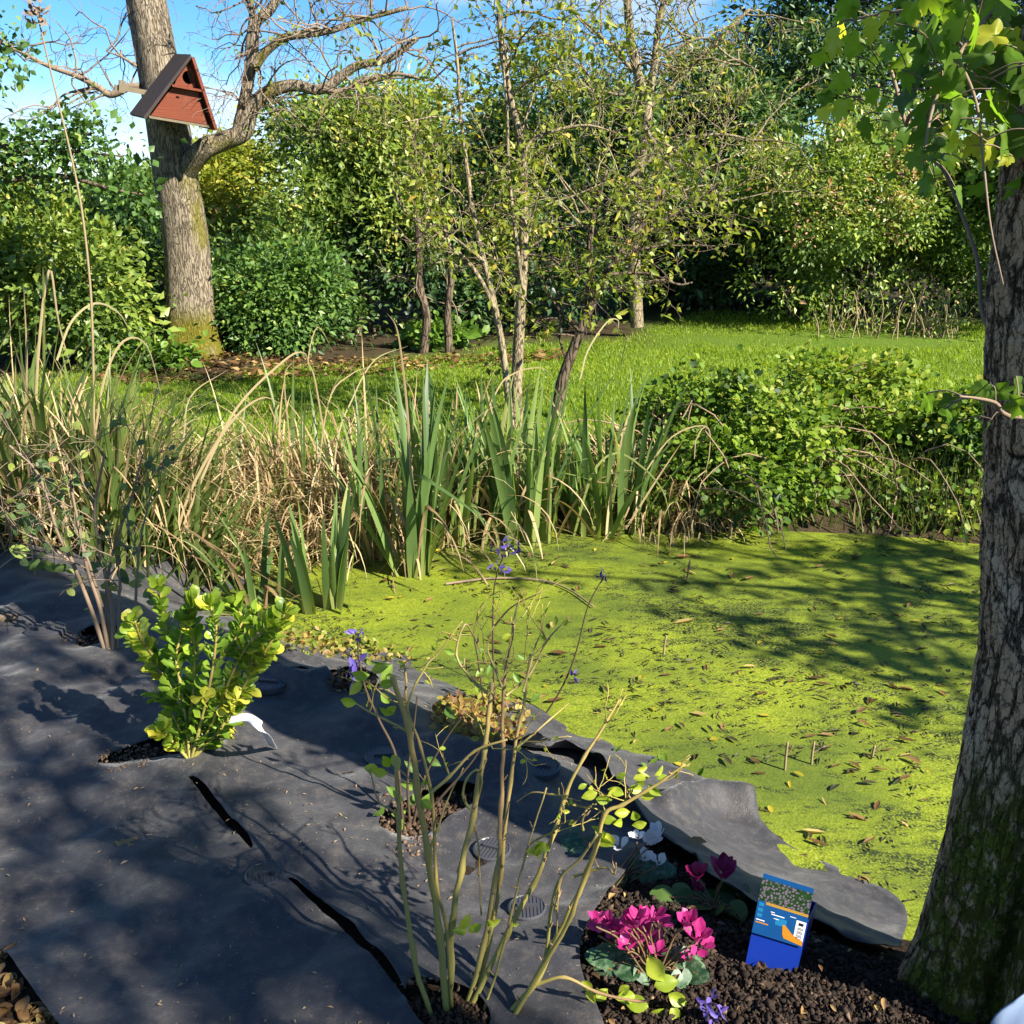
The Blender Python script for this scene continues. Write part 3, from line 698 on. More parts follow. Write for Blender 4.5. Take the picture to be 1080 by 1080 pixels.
shrub('laurel_shrub', 'dark front-lit glossy laurel right of the nest box trunk', 'shrub', [E(222, 345, 262, 12.4, .9), E(250, 385, 300, 12.1, .6)], 480, 34, .08, .04, M_laurel, .28, seed=4, tmean=.42)
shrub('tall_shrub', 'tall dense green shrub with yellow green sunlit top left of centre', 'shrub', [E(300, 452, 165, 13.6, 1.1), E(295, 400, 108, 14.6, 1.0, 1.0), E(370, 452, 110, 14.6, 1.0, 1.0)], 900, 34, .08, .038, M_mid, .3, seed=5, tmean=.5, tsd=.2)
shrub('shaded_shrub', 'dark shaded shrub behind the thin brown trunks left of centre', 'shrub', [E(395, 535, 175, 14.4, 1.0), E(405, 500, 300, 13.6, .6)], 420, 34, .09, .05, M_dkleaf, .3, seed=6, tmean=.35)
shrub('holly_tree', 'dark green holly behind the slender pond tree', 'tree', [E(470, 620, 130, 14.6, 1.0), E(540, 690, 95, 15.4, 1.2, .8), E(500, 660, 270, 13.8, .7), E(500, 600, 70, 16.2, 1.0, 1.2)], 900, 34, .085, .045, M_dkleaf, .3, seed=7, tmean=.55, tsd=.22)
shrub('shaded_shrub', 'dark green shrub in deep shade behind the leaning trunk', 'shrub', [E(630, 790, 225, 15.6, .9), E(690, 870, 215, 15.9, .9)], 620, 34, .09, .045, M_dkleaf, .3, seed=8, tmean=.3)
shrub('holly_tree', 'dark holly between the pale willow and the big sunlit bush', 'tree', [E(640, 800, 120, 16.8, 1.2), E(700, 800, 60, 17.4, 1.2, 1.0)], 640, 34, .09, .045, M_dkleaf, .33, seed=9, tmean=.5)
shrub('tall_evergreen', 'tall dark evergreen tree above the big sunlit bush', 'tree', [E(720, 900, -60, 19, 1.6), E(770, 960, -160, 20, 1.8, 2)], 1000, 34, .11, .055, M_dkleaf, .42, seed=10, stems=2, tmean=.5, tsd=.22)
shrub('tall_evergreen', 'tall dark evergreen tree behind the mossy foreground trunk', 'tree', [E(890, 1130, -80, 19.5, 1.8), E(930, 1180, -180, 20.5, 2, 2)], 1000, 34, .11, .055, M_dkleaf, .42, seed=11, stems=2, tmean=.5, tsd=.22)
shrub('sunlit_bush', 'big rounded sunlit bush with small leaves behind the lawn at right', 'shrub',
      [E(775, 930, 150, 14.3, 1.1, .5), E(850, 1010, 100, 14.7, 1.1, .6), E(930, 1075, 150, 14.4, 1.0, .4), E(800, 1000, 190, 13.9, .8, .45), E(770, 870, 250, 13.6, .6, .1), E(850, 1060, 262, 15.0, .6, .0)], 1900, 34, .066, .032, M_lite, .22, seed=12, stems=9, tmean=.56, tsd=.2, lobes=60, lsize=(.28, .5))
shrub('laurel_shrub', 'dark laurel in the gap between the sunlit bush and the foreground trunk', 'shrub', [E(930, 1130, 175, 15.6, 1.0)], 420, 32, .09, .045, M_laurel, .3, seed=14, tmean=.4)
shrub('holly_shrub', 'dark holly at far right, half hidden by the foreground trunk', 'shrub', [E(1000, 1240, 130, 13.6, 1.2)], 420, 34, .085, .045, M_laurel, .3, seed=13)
for k, (x0, x1, yt, Y, lab) in enumerate([(-260, 130, 228, 17.5, 'distant green hedge showing at the far left'), (90, 330, 200, 20, 'distant green hedge behind the nest box tree'), (330, 560, 150, 20.5, 'distant green hedge behind the tall shrub'), (520, 800, 130, 21.5, 'distant dark hedge behind the holly and the willow')]):
    shrub('distant_hedge', lab, 'hedge', [E(x0, x1, yt, Y, 1.2)], 520, 30, .12, .07, M_laurel if k < 3 else M_dkleaf, .42, seed=20 + k, stems=3, tmean=.5, group='distant hedge trees')

# dead canes at the foot of the sunlit bush
R = np.random.default_rng(55); p0 = gp(935, 356)
cane = thing('bramble_canes', 'pale brown bare canes standing under the big sunlit bush', 'canes', p0)
m = MB()
for k in range(75):
    b = gp(R.uniform(862, 1012), R.uniform(345, 358)); h = R.uniform(.25, .75)
    P = [b]; d = np.array([R.normal() * .25, R.normal() * .2, 1.])
    for q in range(5): d = d + R.normal(size=3) * .16; P.append(P[-1] + norm(d) * h / 5)
    tube(m, np.array(P), np.linspace(.010, .005, 6), 4, R.random())
m.build('stems', M_twigp, cane)
m = MB(); n = 900; P = np.array([gp(R.uniform(855, 1015), R.uniform(340, 358)) for _ in range(n // 3)]); P = np.repeat(P, 3, 0) + R.normal(size=(n, 3)) * .08; P[:, 2] += R.uniform(0, .65, n)
leaves(m, P, rdir(n, R), rdir(n, R) + np.array([0, -.3, .8]), .07, .035, 'rhomb', R.random(n)); m.build('foliage', M_lite, cane)

# ---------------- the nest-box tree
R = np.random.default_rng(31)
YB = 11.9; bB = gp(205, 374); YB = bB[1]
def pxs(L, Y): return np.array([atY(x, y, Y if np.isscalar(Y) else Y[k]) for k, (x, y) in enumerate(L)])
tr = thing('ash_tree', 'stout grey barked tree with mossy foot carrying the wooden nest box', 'tree', bB)
m = MB()
P = catmull(np.vstack([bB - np.array([0, 0, .12]), pxs([(204, 350), (201, 310), (197, 250), (186, 185), (176, 120), (165, 60), (153, -5), (140, -90), (128, -190)], YB)]), 8)
s = mpp(YB); hgt = (P[:, 2] - P[0, 2])
rad = np.interp(hgt, [0, .12, .35, .8, 1.6, 3.2, 4.5, 6], [.37, .34, .27, .245, .235, .205, .18, .15])
def rf(a, t): return 1 + .05 * np.sin(a * 3 + 1 + t * 4) + .10 * np.exp(-t * 22) * np.sin(a * 5 + .5)
tube(m, P, rad, 28, rfun=rf)
L1 = catmull(np.vstack([P[int(len(P) * .43)], pxs([(212, 160), (232, 150), (256, 140), (262, 122), (272, 106), (288, 95), (312, 90), (340, 94), (375, 70), (410, 62), (440, 40)], YB - .2)]), 6)
tube(m, L1, np.interp(np.linspace(0, 1, len(L1)), [0, .25, .45, 1], [.115, .092, .075, .028]), 12)
L2 = catmull(pxs([(250, 142), (255, 120), (262, 85), (267, 55), (270, 25), (285, 10), (300, -20), (310, -70)], YB - .2), 6); tube(m, L2, np.linspace(.062, .042, len(L2)), 10)
L3 = catmull(pxs([(268, 72), (280, 55), (300, 40), (325, 36), (350, 32), (385, 20), (430, 8)], YB - .3), 6); tube(m, L3, np.linspace(.05, .022, len(L3)), 8)
L4 = catmull(pxs([(262, 60), (264, 38), (266, 12), (258, -10)], YB - .2), 5); tube(m, L4, np.linspace(.045, .03, len(L4)), 8)
L5 = catmull(pxs([(148, 92), (136, 92), (117, 100), (104, 92), (80, 80), (52, 70), (22, 55), (-10, 40)], YB - .1), 6)
L6 = catmull(pxs([(145, 70), (128, 60), (112, 54)], YB - .1), 4)
L7 = catmull(pxs([(117, 100), (100, 93), (75, 97)], YB), 4)
L8 = catmull(pxs([(340, 94), (360, 96), (385, 84), (420, 78), (450, 85)], YB - .3), 4)
hm = np.concatenate([v_ for v_ in m.v])
mossv = np.clip(sstep(.62, .30, hm[:, 2] - bB[2]) * 1.0 + .8 * sstep(.05, .3, fbm(hm[:, 0] * 4, hm[:, 1] * 4, hm[:, 2] * 2.2, seed=4)) * sstep(-.05, .2, hm[:, 0] - np.interp(hm[:, 2], P[:, 2], P[:, 0])), 0, 1) * sstep(-.35, .1, fbm(hm[:, 0] * 9, hm[:, 1] * 9, hm[:, 2] * 7, seed=6) + .15)
B_ASH = bark_mat('bark_ash', (.16, .125, .085, 1), (.36, .30, .21, 1), ((.07, .06, .006, 1), (.19, .175, .02, 1)), 34, .16, .7, True, .02)
m.build('trunk', B_ASH, tr, extra={'moss': mossv})
m = MB(); tips = []
for L, r, n in ((L5, .045, 12), (L6, .02, 4), (L7, .03, 5)):
    tube(m, L, np.linspace(r, r * .35, len(L)), 6)
    for k in range(n): i = R.integers(2, len(L)); twig(m, L[i], np.array([R.normal(), R.normal() * .4, R.uniform(-.5, .9)]), R.uniform(.5, 1.0), .012, 2, R, .12, .55, .8, 3, None, .62)
for L, n, ln in ((L1, 26, .8), (L2, 18, .8), (L3, 18, .8), (L4, 7, .7), (L8, 10, .7)):
    if L is L8: tube(m, L, np.linspace(.03, .012, len(L)), 6)
    for k in range(n):
        i = R.integers(int(len(L) * .35), len(L)); twig(m, L[i], np.array([R.normal(), R.normal() * .5, R.uniform(-.4, .9)]), ln * R.uniform(.6, 1.1), .012, 2, R, .06, .5, .75, 3, tips, .62)
m.build('twigs', M_twig, tr)
m = MB(); k = R.choice(len(tips), 260); P_ = np.array([tips[q][0] for q in k]); P_ = P_[(P_[:, 0] > -2.9)]
leaves(m, P_ + R.normal(size=P_.shape) * .03, rdir(len(P_), R), rdir(len(P_), R) + np.array([0, 0, 1]), .08, .04, 'rhomb', R.random(len(P_))); m.build('foliage', M_mid, tr)

# ---------------- the nest box
M_red = None
t = NT('stained_wood'); v = t.coords((1, 1, 14)); n1 = t.noise(v, 5, 6, .65); n2 = t.noise(t.coords(), 5, 5, .6)
c = t.mix(n1, (.085, .017, .007, 1), (.20, .046, .016, 1)); c = t.mix(t.ramp(n2, [(.5, (0, 0, 0)), (.75, (.6, .6, .6))]), c, (.19, .085, .05, 1))
M_red = t.done(t.bsdf(c, .6, .3, t.bump(n1, .3, .01)))
M_felt = plain_mat('roof_boards', (.062, .048, .043, 1), .8, .2, (.028, .021, .020, 1), 12, .4)
M_plank = plain_mat('raw_wood', (.20, .16, .10, 1), .8, .2, (.11, .09, .06, 1), 18, .3)
M_black = plain_mat('inside_shade', (.006, .005, .005, 1), .9, .05)  # near-black colour stands for the shade inside the box
# local frame: u across the front, w up, n out of the front face; the box is strapped on askew
Yf = YB - .75
A = atY(197, 60, Yf); Bl = atY(155.5, 122.5, Yf); Br = atY(224.5, 134.5, Yf)
uu = norm(Br - Bl); nn = norm(np.cross(uu, A - Bl)); nn = nn if nn[1] < 0 else -nn
nn = norm(nn + np.array([.62, 0, -.14])); uu = norm(uu - nn * (uu @ nn)); ww = np.cross(nn, uu); ww = ww if ww[2] > 0 else -ww
Wd = np.linalg.norm(Br - Bl) * 1.0; Hh = (A - (Bl + Br) / 2) @ ww; org = (Bl + Br) / 2
nb = thing('nest_box', 'triangular red brown wooden nest box with dark roof on the trunk', 'nest box', org)
def T3(u, w, n): return org + uu * u + ww * w + nn * n
def prism(mb, poly, n0, n1, tint=.5):
    k = len(poly); V = [T3(u, w, n0) for u, w in poly] + [T3(u, w, n1) for u, w in poly]
    F4 = [(i, (i + 1) % k, k + (i + 1) % k, k + i) for i in range(k)]
    fs = [np.array(F4)]
    if k == 3: fs.append(np.array([(0, 2, 1), (3, 4, 5)]))
    elif k == 4: fs.append(np.array([(0, 3, 2, 1), (4, 5, 6, 7)]))
    else: fs.append(np.array([(0, i + 1, i) for i in range(1, k - 1)] + [(k, k + i, k + i + 1) for i in range(1, k - 1)]))
    mb.add(np.array(V), fs, tint)
hw = Wd / 2; ax = .06; th = .028; DP = .52
def edge_u(w, side): return ax + (side * hw - ax) * (1 - w / Hh)
inset = .035
def panel(mb, w0, w1, n0, n1):
    prism(mb, [(edge_u(w0, -1) + inset, w0), (edge_u(w0, 1) - inset, w0), (edge_u(w1, 1) - inset, w1), (edge_u(w1, -1) + inset, w1)], n0, n1)
m = MB(); panel(m, .015, Hh * .52, -.035, -.012); m.build('front_panel', M_red, nb, smooth=False)
# upper panel with an entrance hole: ring of faces round the opening
m = MB(); w0, w1 = Hh * .555, Hh - .075; cu, cw, rr = ax + .005, Hh * .70, .060
out = [(edge_u(w0, -1) + inset, w0), (edge_u(w0, 1) - inset, w0), (edge_u(w1, 1) - inset * .6, w1), (edge_u(w1, -1) + inset * .6, w1)]
K = 32; op = []
for k in range(K):
    a = 2 * math.pi * k / K; dx, dy = math.cos(a), math.sin(a); best = 9
    for q in range(4):
        (x1, y1), (x2, y2) = out[q], out[(q + 1) % 4]; ex, ey = x2 - x1, y2 - y1; den = dx * ey - dy * ex
        if abs(den) > 1e-9:
            tt = ((x1 - cu) * ey - (y1 - cw) * ex) / den; ss = ((x1 - cu) * dy - (y1 - cw) * dx) / den
            if tt > 0 and -1e-6 <= ss <= 1 + 1e-6: best = min(best, tt)
    op.append((cu + dx * best, cw + dy * best))
ip = [(cu + rr * math.cos(2 * math.pi * k / K), cw + rr * math.sin(2 * math.pi * k / K)) for k in range(K)]
V = [T3(u, w, -.03) for u, w in op] + [T3(u, w, -.03) for u, w in ip] + [T3(u, w, -.055) for u, w in ip]
kk = np.arange(K); k2 = (kk + 1) % K
m.add(np.array(V), [np.stack([kk, k2, K + k2, K + kk], 1), np.stack([K + kk, K + k2, 2 * K + k2, 2 * K + kk], 1)])
up_p = m.build('upper_panel', M_red, nb, smooth=False)
m = MB(); panel(m, .03, Hh - .06, -.20, -.18); m.build('inner_shade', M_black, nb, smooth=False)  # dark sheet added behind the hole in place of interior shade
m = MB(); w_ = Hh * .535; prism(m, [(edge_u(w_, -1) + .01, w_ - .012), (edge_u(w_, 1) + .02, w_ - .012), (edge_u(w_, 1) + .02, w_ + .010), (edge_u(w_, -1) + .01, w_ + .010)], -.05, .045); m.build('ledge', M_red, nb, smooth=False)
m = MB(); prism(m, [(-hw + .03, -.012), (hw - .03, -.012), (hw - .02, .010), (-hw + .02, .010)], -DP + .03, .0); m.build('floor_board', M_plank, nb, smooth=False)
for sd in (-1, 1):
    m = MB(); e = norm(np.array([sd * hw - ax, -Hh, 0])); pr = np.array([-e[1], e[0], 0]) * sd
    a0 = np.array([ax, Hh, 0]); a1 = np.array([sd * hw, 0, 0]) + e * .03
    q = [a0[:2], a1[:2], (a1 + pr * th)[:2], (a0 + pr * th)[:2]]
    if sd < 0: q = [q[0], q[1], q[2], q[3] + np.array([.012, .012])]
    prism(m, [tuple(x) for x in q], -DP, .05); m.build('roof_panel', M_felt if sd < 0 else M_red, nb, smooth=False)
for u in (-.08, .12):
    m = MB(); prism(m, [(ax + u - .03, Hh * .36), (ax + u + .0, Hh * .36), (ax + u + .0, Hh * .385), (ax + u - .03, Hh * .385)], -.012, -.008); m.build('slot_shade', M_black, nb, smooth=False)  # near-black plates, the shade of two slots put into the colour
m = MB(); prism(m, [(-.50, Hh * .32), (.10, Hh * .32), (.10, Hh * .40), (-.50, Hh * .40)], -DP - .03, -DP - .001); prism(m, [(-.47, Hh * .29), (-.41, Hh * .29), (-.41, Hh * .48), (-.47, Hh * .48)], -DP + .0, -DP + .03); m.build('mounting_plank', M_plank, nb, smooth=False)

# ---------------- the leafy tree whose dark branch enters at the left
R = np.random.default_rng(61); bl = np.array([-6.3, 9.3, 0.])
tl = thing('leafy_tree', 'leafy tree at the left frame edge whose dark leafy branch reaches the nest box trunk', 'tree', bl)
m = MB(); Pl = catmull([bl - np.array([0, 0, .1]), bl + np.array([.1, 0, 1.2]), bl + np.array([.25, .1, 2.6]), bl + np.array([.3, .1, 4.4])], 6); tube(m, Pl, np.linspace(.17, .08, len(Pl)), 10)
cent = []
for L in ([(-110, 190), (-30, 175), (30, 160), (80, 160), (130, 165)], [(-60, 180), (0, 190), (60, 185), (120, 200), (150, 205)], [(-80, 120), (-40, 90), (-10, 60), (4, 40)], [(-90, 170), (-20, 160), (20, 152), (60, 148), (100, 140)]):
    q = catmull(np.vstack([Pl[9], pxs(L, 9.6)]), 5); tube(m, q, np.linspace(.05, .008, len(q)), 6)
    for p in q[8:]: cent.append(p)
m.build('trunk', B_BROWN, tl)
m = MB(); ee = [(p, (.20, .25, .15)) for p in cent]
cloud(m, ee, 190, 14, .062, .045, .19, R, tmean=.35, shape='rhomb'); m.build('foliage', M_laurel, tl)

# ---------------- slender multi-stem tree on the far bank
R = np.random.default_rng(71); YC = 8.1
bC = gp(543, 452); YC = bC[1]
tcn = thing('young_tree', 'slender young tree with several thin stems and sparse yellow green leaves behind the irises', 'tree', bC)
m = MB(); tips = []
stems = [([(543, 452), (545, 400), (548, 340), (552, 270), (552, 200), (549, 150), (540, 110), (530, 60), (526, 10), (520, -60)], .048, .012, YC),
         ([(540, 450), (533, 380), (522, 320), (510, 270), (500, 225), (494, 180), (488, 130), (484, 70), (478, 20)], .028, .008, YC - .1),
         ([(548, 300), (540, 240), (534, 180), (532, 120), (528, 60), (533, 0)], .016, .006, YC - .2),
         ([(552, 170), (560, 150), (585, 138), (620, 132), (650, 140)], .017, .006, YC - .1),
         ([(525, 330), (505, 290), (480, 262), (455, 240), (430, 225), (415, 200)], .018, .006, YC - .3),
         ([(512, 275), (480, 250), (460, 235)], .012, .005, YC - .5), ([(487, 285), (470, 275), (450, 280)], .012, .005, YC - .3),
         ([(500, 230), (480, 200), (455, 170), (440, 130), (432, 90)], .012, .004, YC + .2),
         ([(551, 230), (575, 215), (605, 205), (640, 190)], .010, .004, YC + .2), ([(550, 265), (590, 240), (625, 238)], .010, .004, YC)]
for L, r0, r1, Yv in stems:
    q = catmull(pxs(L, Yv), 6) + R.normal(size=3) * .01; tube(m, q, np.linspace(r0, r1, len(q)), 8 if r0 > .02 else 5)
    for k in range(7 if r0 > .02 else 4):
        i = R.integers(int(len(q) * .3), len(q)); twig(m, q[i], np.array([R.normal() * .7, R.normal() * .7, R.uniform(.1, 1.1)]), R.uniform(.4, .75), max(.006, r1), 2, R, .02, .35, .7, 3, tips, .6, minr=.0028)
m.build('trunk', B_SLIM, tcn)
m = MB(); T_ = np.array([q[0] for q in tips]); k = R.choice(len(T_), 3000); P_ = T_[k] + R.normal(size=(len(k), 3)) * .045
leaves(m, P_, rdir(len(k), R) + np.array([0, 0, -.2]), rdir(len(k), R) * .7 + np.array([0, -.1, .8]), .056 * R.lognormal(0, .28, len(k)), .035, 'rhomb', np.clip(.45 + .22 * R.normal(size=len(k)), 0, 1))
m.build('foliage', M_yel, tcn)

# ---------------- leaning tree right of it
R = np.random.default_rng(72); bD = gp(585, 440); YD = bD[1]
td = thing('leaning_tree', 'small leaning tree with a crooked brown trunk and yellowing leaves on the far bank', 'tree', bD)
m = MB(); tips = []
for L, r0, r1, dY in [([(585, 440), (592, 405), (604, 370), (622, 325), (638, 292), (650, 275), (662, 255), (680, 235), (700, 200)], .050, .016, 0), ([(620, 330), (622, 290), (622, 255), (628, 220), (640, 180)], .035, .012, .1),
                      ([(640, 290), (665, 288), (690, 290), (715, 300), (730, 298)], .014, .006, -.2), ([(645, 282), (670, 265), (700, 258), (725, 245)], .014, .005, -.1), ([(612, 350), (592, 330), (575, 300), (570, 270)], .014, .005, -.2),
                      ([(600, 390), (590, 350), (600, 310), (615, 290)], .012, .005, .2), ([(650, 275), (690, 240), (730, 215), (760, 190)], .012, .004, .1)]:
    q = catmull(pxs(L, YD + dY), 6); tube(m, q, np.linspace(r0, r1, len(q)), 8)
    for k in range(5): i = R.integers(int(len(q) * .25), len(q)); twig(m, q[i], np.array([R.normal(), R.normal() * .7, R.uniform(-.1, .7)]), R.uniform(.35, .75), .008, 2, R, .03, .35, .7, 3, tips, .6, minr=.0028)
m.build('trunk', B_BROWN, td)
m = MB(); T_ = np.array([q[0] for q in tips]); k = R.choice(len(T_), 1700); P_ = T_[k] + R.normal(size=(len(k), 3)) * .05
leaves(m, P_, rdir(len(k), R) + np.array([0, 0, -.2]), rdir(len(k), R) * .7 + np.array([0, -.1, .8]), .060 * R.lognormal(0, .28, len(k)), .038, 'rhomb', np.clip(.42 + .24 * R.normal(size=len(k)), 0, 1))
m.build('foliage', M_yel, td)

# ---------------- thin brown trunks in the shade left of centre
R = np.random.default_rng(73)
for k, (pts, r, lab) in enumerate([([(446, 372), (450, 335), (442, 300), (442, 270), (440, 230)], .055, 'crooked brown bare trunk in the shade left of the slender tree'), ([(474, 372), (472, 330), (476, 290), (470, 240)], .05, 'second thin brown trunk standing in the dark gap beside the slender tree')]):
    b = gp(*pts[0]); Y = b[1]; o = thing('thin_tree', lab, 'tree', b); m = MB()
    q = catmull(np.vstack([b - np.array([0, 0, .05]), pxs(pts[1:], Y)]), 6); tube(m, q, np.linspace(r, r * .6, len(q)), 8); m.build('trunk', B_BROWN, o)
    m = MB()
    for z in range(9): i = R.integers(8, len(q)); twig(m, q[i], R.normal(size=3) + np.array([0, 0, .2]), .5, .01, 1, R, .05, .4, .7, 3)
    m.build('twigs', M_twig, o)

# ---------------- pale willow at top centre right
R = np.random.default_rng(74); bW = np.array([*atY(672, 300, 13.2)[:2], 0.]); bW[2] = tz(bW[0], bW[1]) - .05; YW = 13.2
tw = thing('willow_tree', 'pale barked bare willow with many fine upright yellowish twigs', 'tree', bW)
m = MB(); tips = []
for L, r0, r1, dY in [([(672, 345), (668, 250), (672, 190), (680, 140), (682, 112), (672, 75), (664, 30), (660, -30)], .085, .045, 0), ([(682, 112), (690, 70), (694, 30), (702, -10), (706, -60)], .05, .03, 0), ([(682, 114), (705, 95), (730, 70), (760, 40), (790, 10)], .04, .02, .2),
                      ([(680, 135), (700, 160), (730, 145), (765, 142), (800, 150)], .03, .012, -.3), ([(668, 75), (650, 55), (625, 30), (600, 10)], .03, .012, 0), ([(690, 165), (660, 190), (640, 215), (610, 225)], .028, .012, -.4),
                      ([(700, 150), (720, 165), (748, 190), (760, 225)], .02, .008, -.4), ([(676, 90), (655, 100), (630, 95), (600, 100)], .02, .008, 0), ([(700, 60), (740, 40), (770, 60), (800, 75)], .02, .008, 0)]:
    q = catmull(pxs(L, YW + dY), 6); tube(m, q, np.linspace(r0, r1, len(q)), 8)
    for k in range(9): i = R.integers(int(len(q) * .3), len(q)); twig(m, q[i], np.array([R.normal(), R.normal() * .7, R.uniform(-.2, 1.0)]), R.uniform(.6, 1.1), .013, 2, R, .06, .35, .65, 3, tips, .62, minr=.004)
m.build('trunk', B_SLIM, tw)
m = MB(); T_ = np.array([q[0] for q in tips]); k = R.choice(len(T_), 2600); P_ = T_[k] + R.normal(size=(len(k), 3)) * .05
leaves(m, P_, rdir(len(k), R) + np.array([0, 0, -.4]), rdir(len(k), R) + np.array([0, 0, .6]), .085, .028, 'rhomb', np.clip(.5 + .25 * R.normal(size=len(k)), 0, 1)); m.build('foliage', M_yel, tw)

# ---------------- brambles and ivy on the far right bank
M_bram = leaf_mat('leaf_bramble', [(0, (.025, .055, .012)), (.45, (.10, .18, .018)), (.8, (.19, .27, .025)), (1, (.27, .29, .04))], .35, .5, .25)
M_cane = plain_mat('bramble_cane', (.17, .10, .065, 1), .7, .2, (.30, .22, .14, 1), 10)
for k, (x0, x1, yt, Yv, pxb, lab, tm) in enumerate([(680, 870, 404, 6.75, (770, 520), 'leafy green bramble mound beside the irises on the far bank', .45), (800, 1000, 388, 7.1, (880, 520), 'brightest tallest bramble mound in the middle of the right bank', .62), (900, 1130, 424, 6.75, (1010, 520), 'darker bramble tangle with bare canes left of the foreground trunk', .35), (1080, 1350, 400, 6.6, (1200, 520), 'bramble mound half hidden by the foreground trunk', .45)]):
    R = np.random.default_rng(80 + k); s = mpp(Yv); c = atY((x0 + x1) / 2, 470, Yv); zt = atY((x0 + x1) / 2, yt, Yv)[2]; zb = -.28
    ell = [((c[0], Yv, (zt + zb) / 2), ((x1 - x0) * s / 2, .55, (zt - zb) / 2)), ((c[0] - .1, Yv - .25, zb + .22), ((x1 - x0) * s / 2.2, .45, .24)), ((c[0], Yv - .5, zb + .12), ((x1 - x0) * s / 1.9, .28, .24))]
    o = thing('bramble', lab, 'bramble', (c[0], Yv, -.05)); m = MB()
    for q in range(42 if k == 2 else 26):
        b = np.array([c[0] + R.uniform(-.6, .6), Yv + R.uniform(-.6, .2), -.15]); P = [b]; d = np.array([R.normal() * .5, R.normal() * .4 - .15, 1.2])
        for z in range(9): d = d + R.normal(size=3) * .18 + np.array([0, -.02, -.26]); P.append(P[-1] + norm(d) * .13); P[-1][2] = max(P[-1][2], -.27)
        tube(m, np.array(P), np.linspace(.007, .003, 10), 4, R.random())
    m.build('stems', M_cane, o)
    m = MB(); cloud(m, ell, 700 if k != 2 else 620, 15, .044, .034, .12, R, tmean=tm, tsd=.2, zmin=-.29, shape='oval', shell=.5, droop=.35, lobes=30, lsize=(.12, .26)); m.build('foliage', M_bram, o)
# loose low plants at the foot of the trees
M_herb = leaf_mat('leaf_herb', [(0, (.04, .08, .012)), (.5, (.085, .17, .02)), (1, (.16, .26, .03))], .35, .45, .35)
for k, (x, y, w, h, lab) in enumerate([(158, 388, 42, .20, 'low bright green plant left of the mossy foot of the nest box tree'), (262, 352, 30, .22, 'bright leafy low plant at the foot of the laurel'), (462, 366, 34, .22, 'low bright green nettle patch in front of the brown trunks')]):
    R = np.random.default_rng(90 + k); b = gp(x, y); o = thing('low_plant', lab, 'plant', b); m = MB()
    cloud(m, [((b[0], b[1], b[2] + h * .5), (w * mpp(b[1]), .35, h * .6))], 70, 12, .085, .06, .14, R, tmean=.6, shape='oval', zmin=b[2]); m.build('foliage', M_herb, o)

# ================================================================== IRISES, SEDGES, DRY REEDS
M_iris = leaf_mat('leaf_iris', [(0, (.05, .095, .03)), (.5, (.125, .20, .055)), (.85, (.22, .29, .08)), (1, (.36, .37, .13))], .35, .45, .3, along=((.22, .26, .06, 1), [(.0, (0, 0, 0)), (.28, (1, 1, 1))]))
M_dry = leaf_mat('leaf_dry_reed', [(0, (.12, .07, .035)), (.4, (.32, .22, .11)), (.8, (.54, .41, .22)), (1, (.62, .54, .30))], .3, .6, .25, 1.1)
M_sedge = leaf_mat('leaf_sedge', [(0, (.045, .085, .022)), (.5, (.105, .155, .035)), (.8, (.20, .22, .06)), (1, (.34, .28, .11))], .4, .42, .4)
def clump(name, label, cat, px, py, Rseed, green=(20, .9, .035), dry=(6, .9, .02), spread=.15, lean=.28, water=True, group=None, bend=(.1, .6), az0=None, gm=None, dbend=(.8, 2.2), base=None):
    R = np.random.default_rng(Rseed); b = (gpw(px, py) if water else gp(px, py)) if base is None else np.array(base, float)
    o = thing(name, label, cat, b, group)
    def put(m, n, L, W, bend, tm, dryk):
        for k in range(n):
            a = R.uniform(0, 6.28); rr = spread * math.sqrt(R.random()); p = b + np.array([rr * math.cos(a), rr * .7 * math.sin(a), -.03])
            if not water: p[2] = tz(p[0], p[1]) - .02
            az = a + R.normal() * .5 if az0 is None else az0 + R.normal() * .7
            el = math.pi / 2 - abs(R.normal()) * lean * (1.4 if dryk else 1)
            kink = R.uniform(.45, .85) if R.random() < (.45 if dryk else .07) else None
            blade(m, p, az, el, L * R.uniform(.55, 1.12), W * R.uniform(.7, 1.25), R.uniform(*bend), np.clip(R.normal(tm, .22), 0, 1), R.uniform(-.8, .8), kink, R.uniform(.8, 2.0), 10, R.uniform(.05, .25), r=R)
    m = MB(); put(m, green[0], green[1], green[2], bend, .45, False)
    if green[0]: m.build('leaves', gm or M_iris, o)
    m = MB(); put(m, dry[0], dry[1], dry[2], dbend, .55, True)
    if dry[0]: m.build('dry_leaves', M_dry, o)
    return o
G1 = 'iris clumps standing in the pond edge'
clump('iris_clump', 'tall fanned iris clump standing alone in the duckweed, nearest the middle of the pond', 'iris', 438, 606, 1, (24, 1.12, .050), (5, 1.15, .026), .09, .22, group=G1, bend=(.05, .35))
clump('iris_clump', 'short broad bladed iris clump at the membrane edge', 'iris', 345, 644, 2, (20, .66, .050), (2, .5, .02), .13, .18, group=G1, bend=(.02, .25))
clump('iris_clump', 'dense dark iris clump directly in front of the slender tree stems', 'iris', 545, 566, 3, (70, 1.02, .046), (22, 1.0, .022), .30, .2, group=G1, bend=(.05, .6))
clump('iris_clump', 'iris clump with long blades leaning right, beside the brambles', 'iris', 640, 560, 4, (54, 1.02, .046), (16, 1.0, .022), .26, .30, group=G1, bend=(.05, .7))
clump('iris_clump', 'iris clump between the dry thatch and the dark central irises', 'iris', 475, 570, 5, (44, .98, .044), (18, .95, .022), .26, .22, group=G1, bend=(.05, .6))
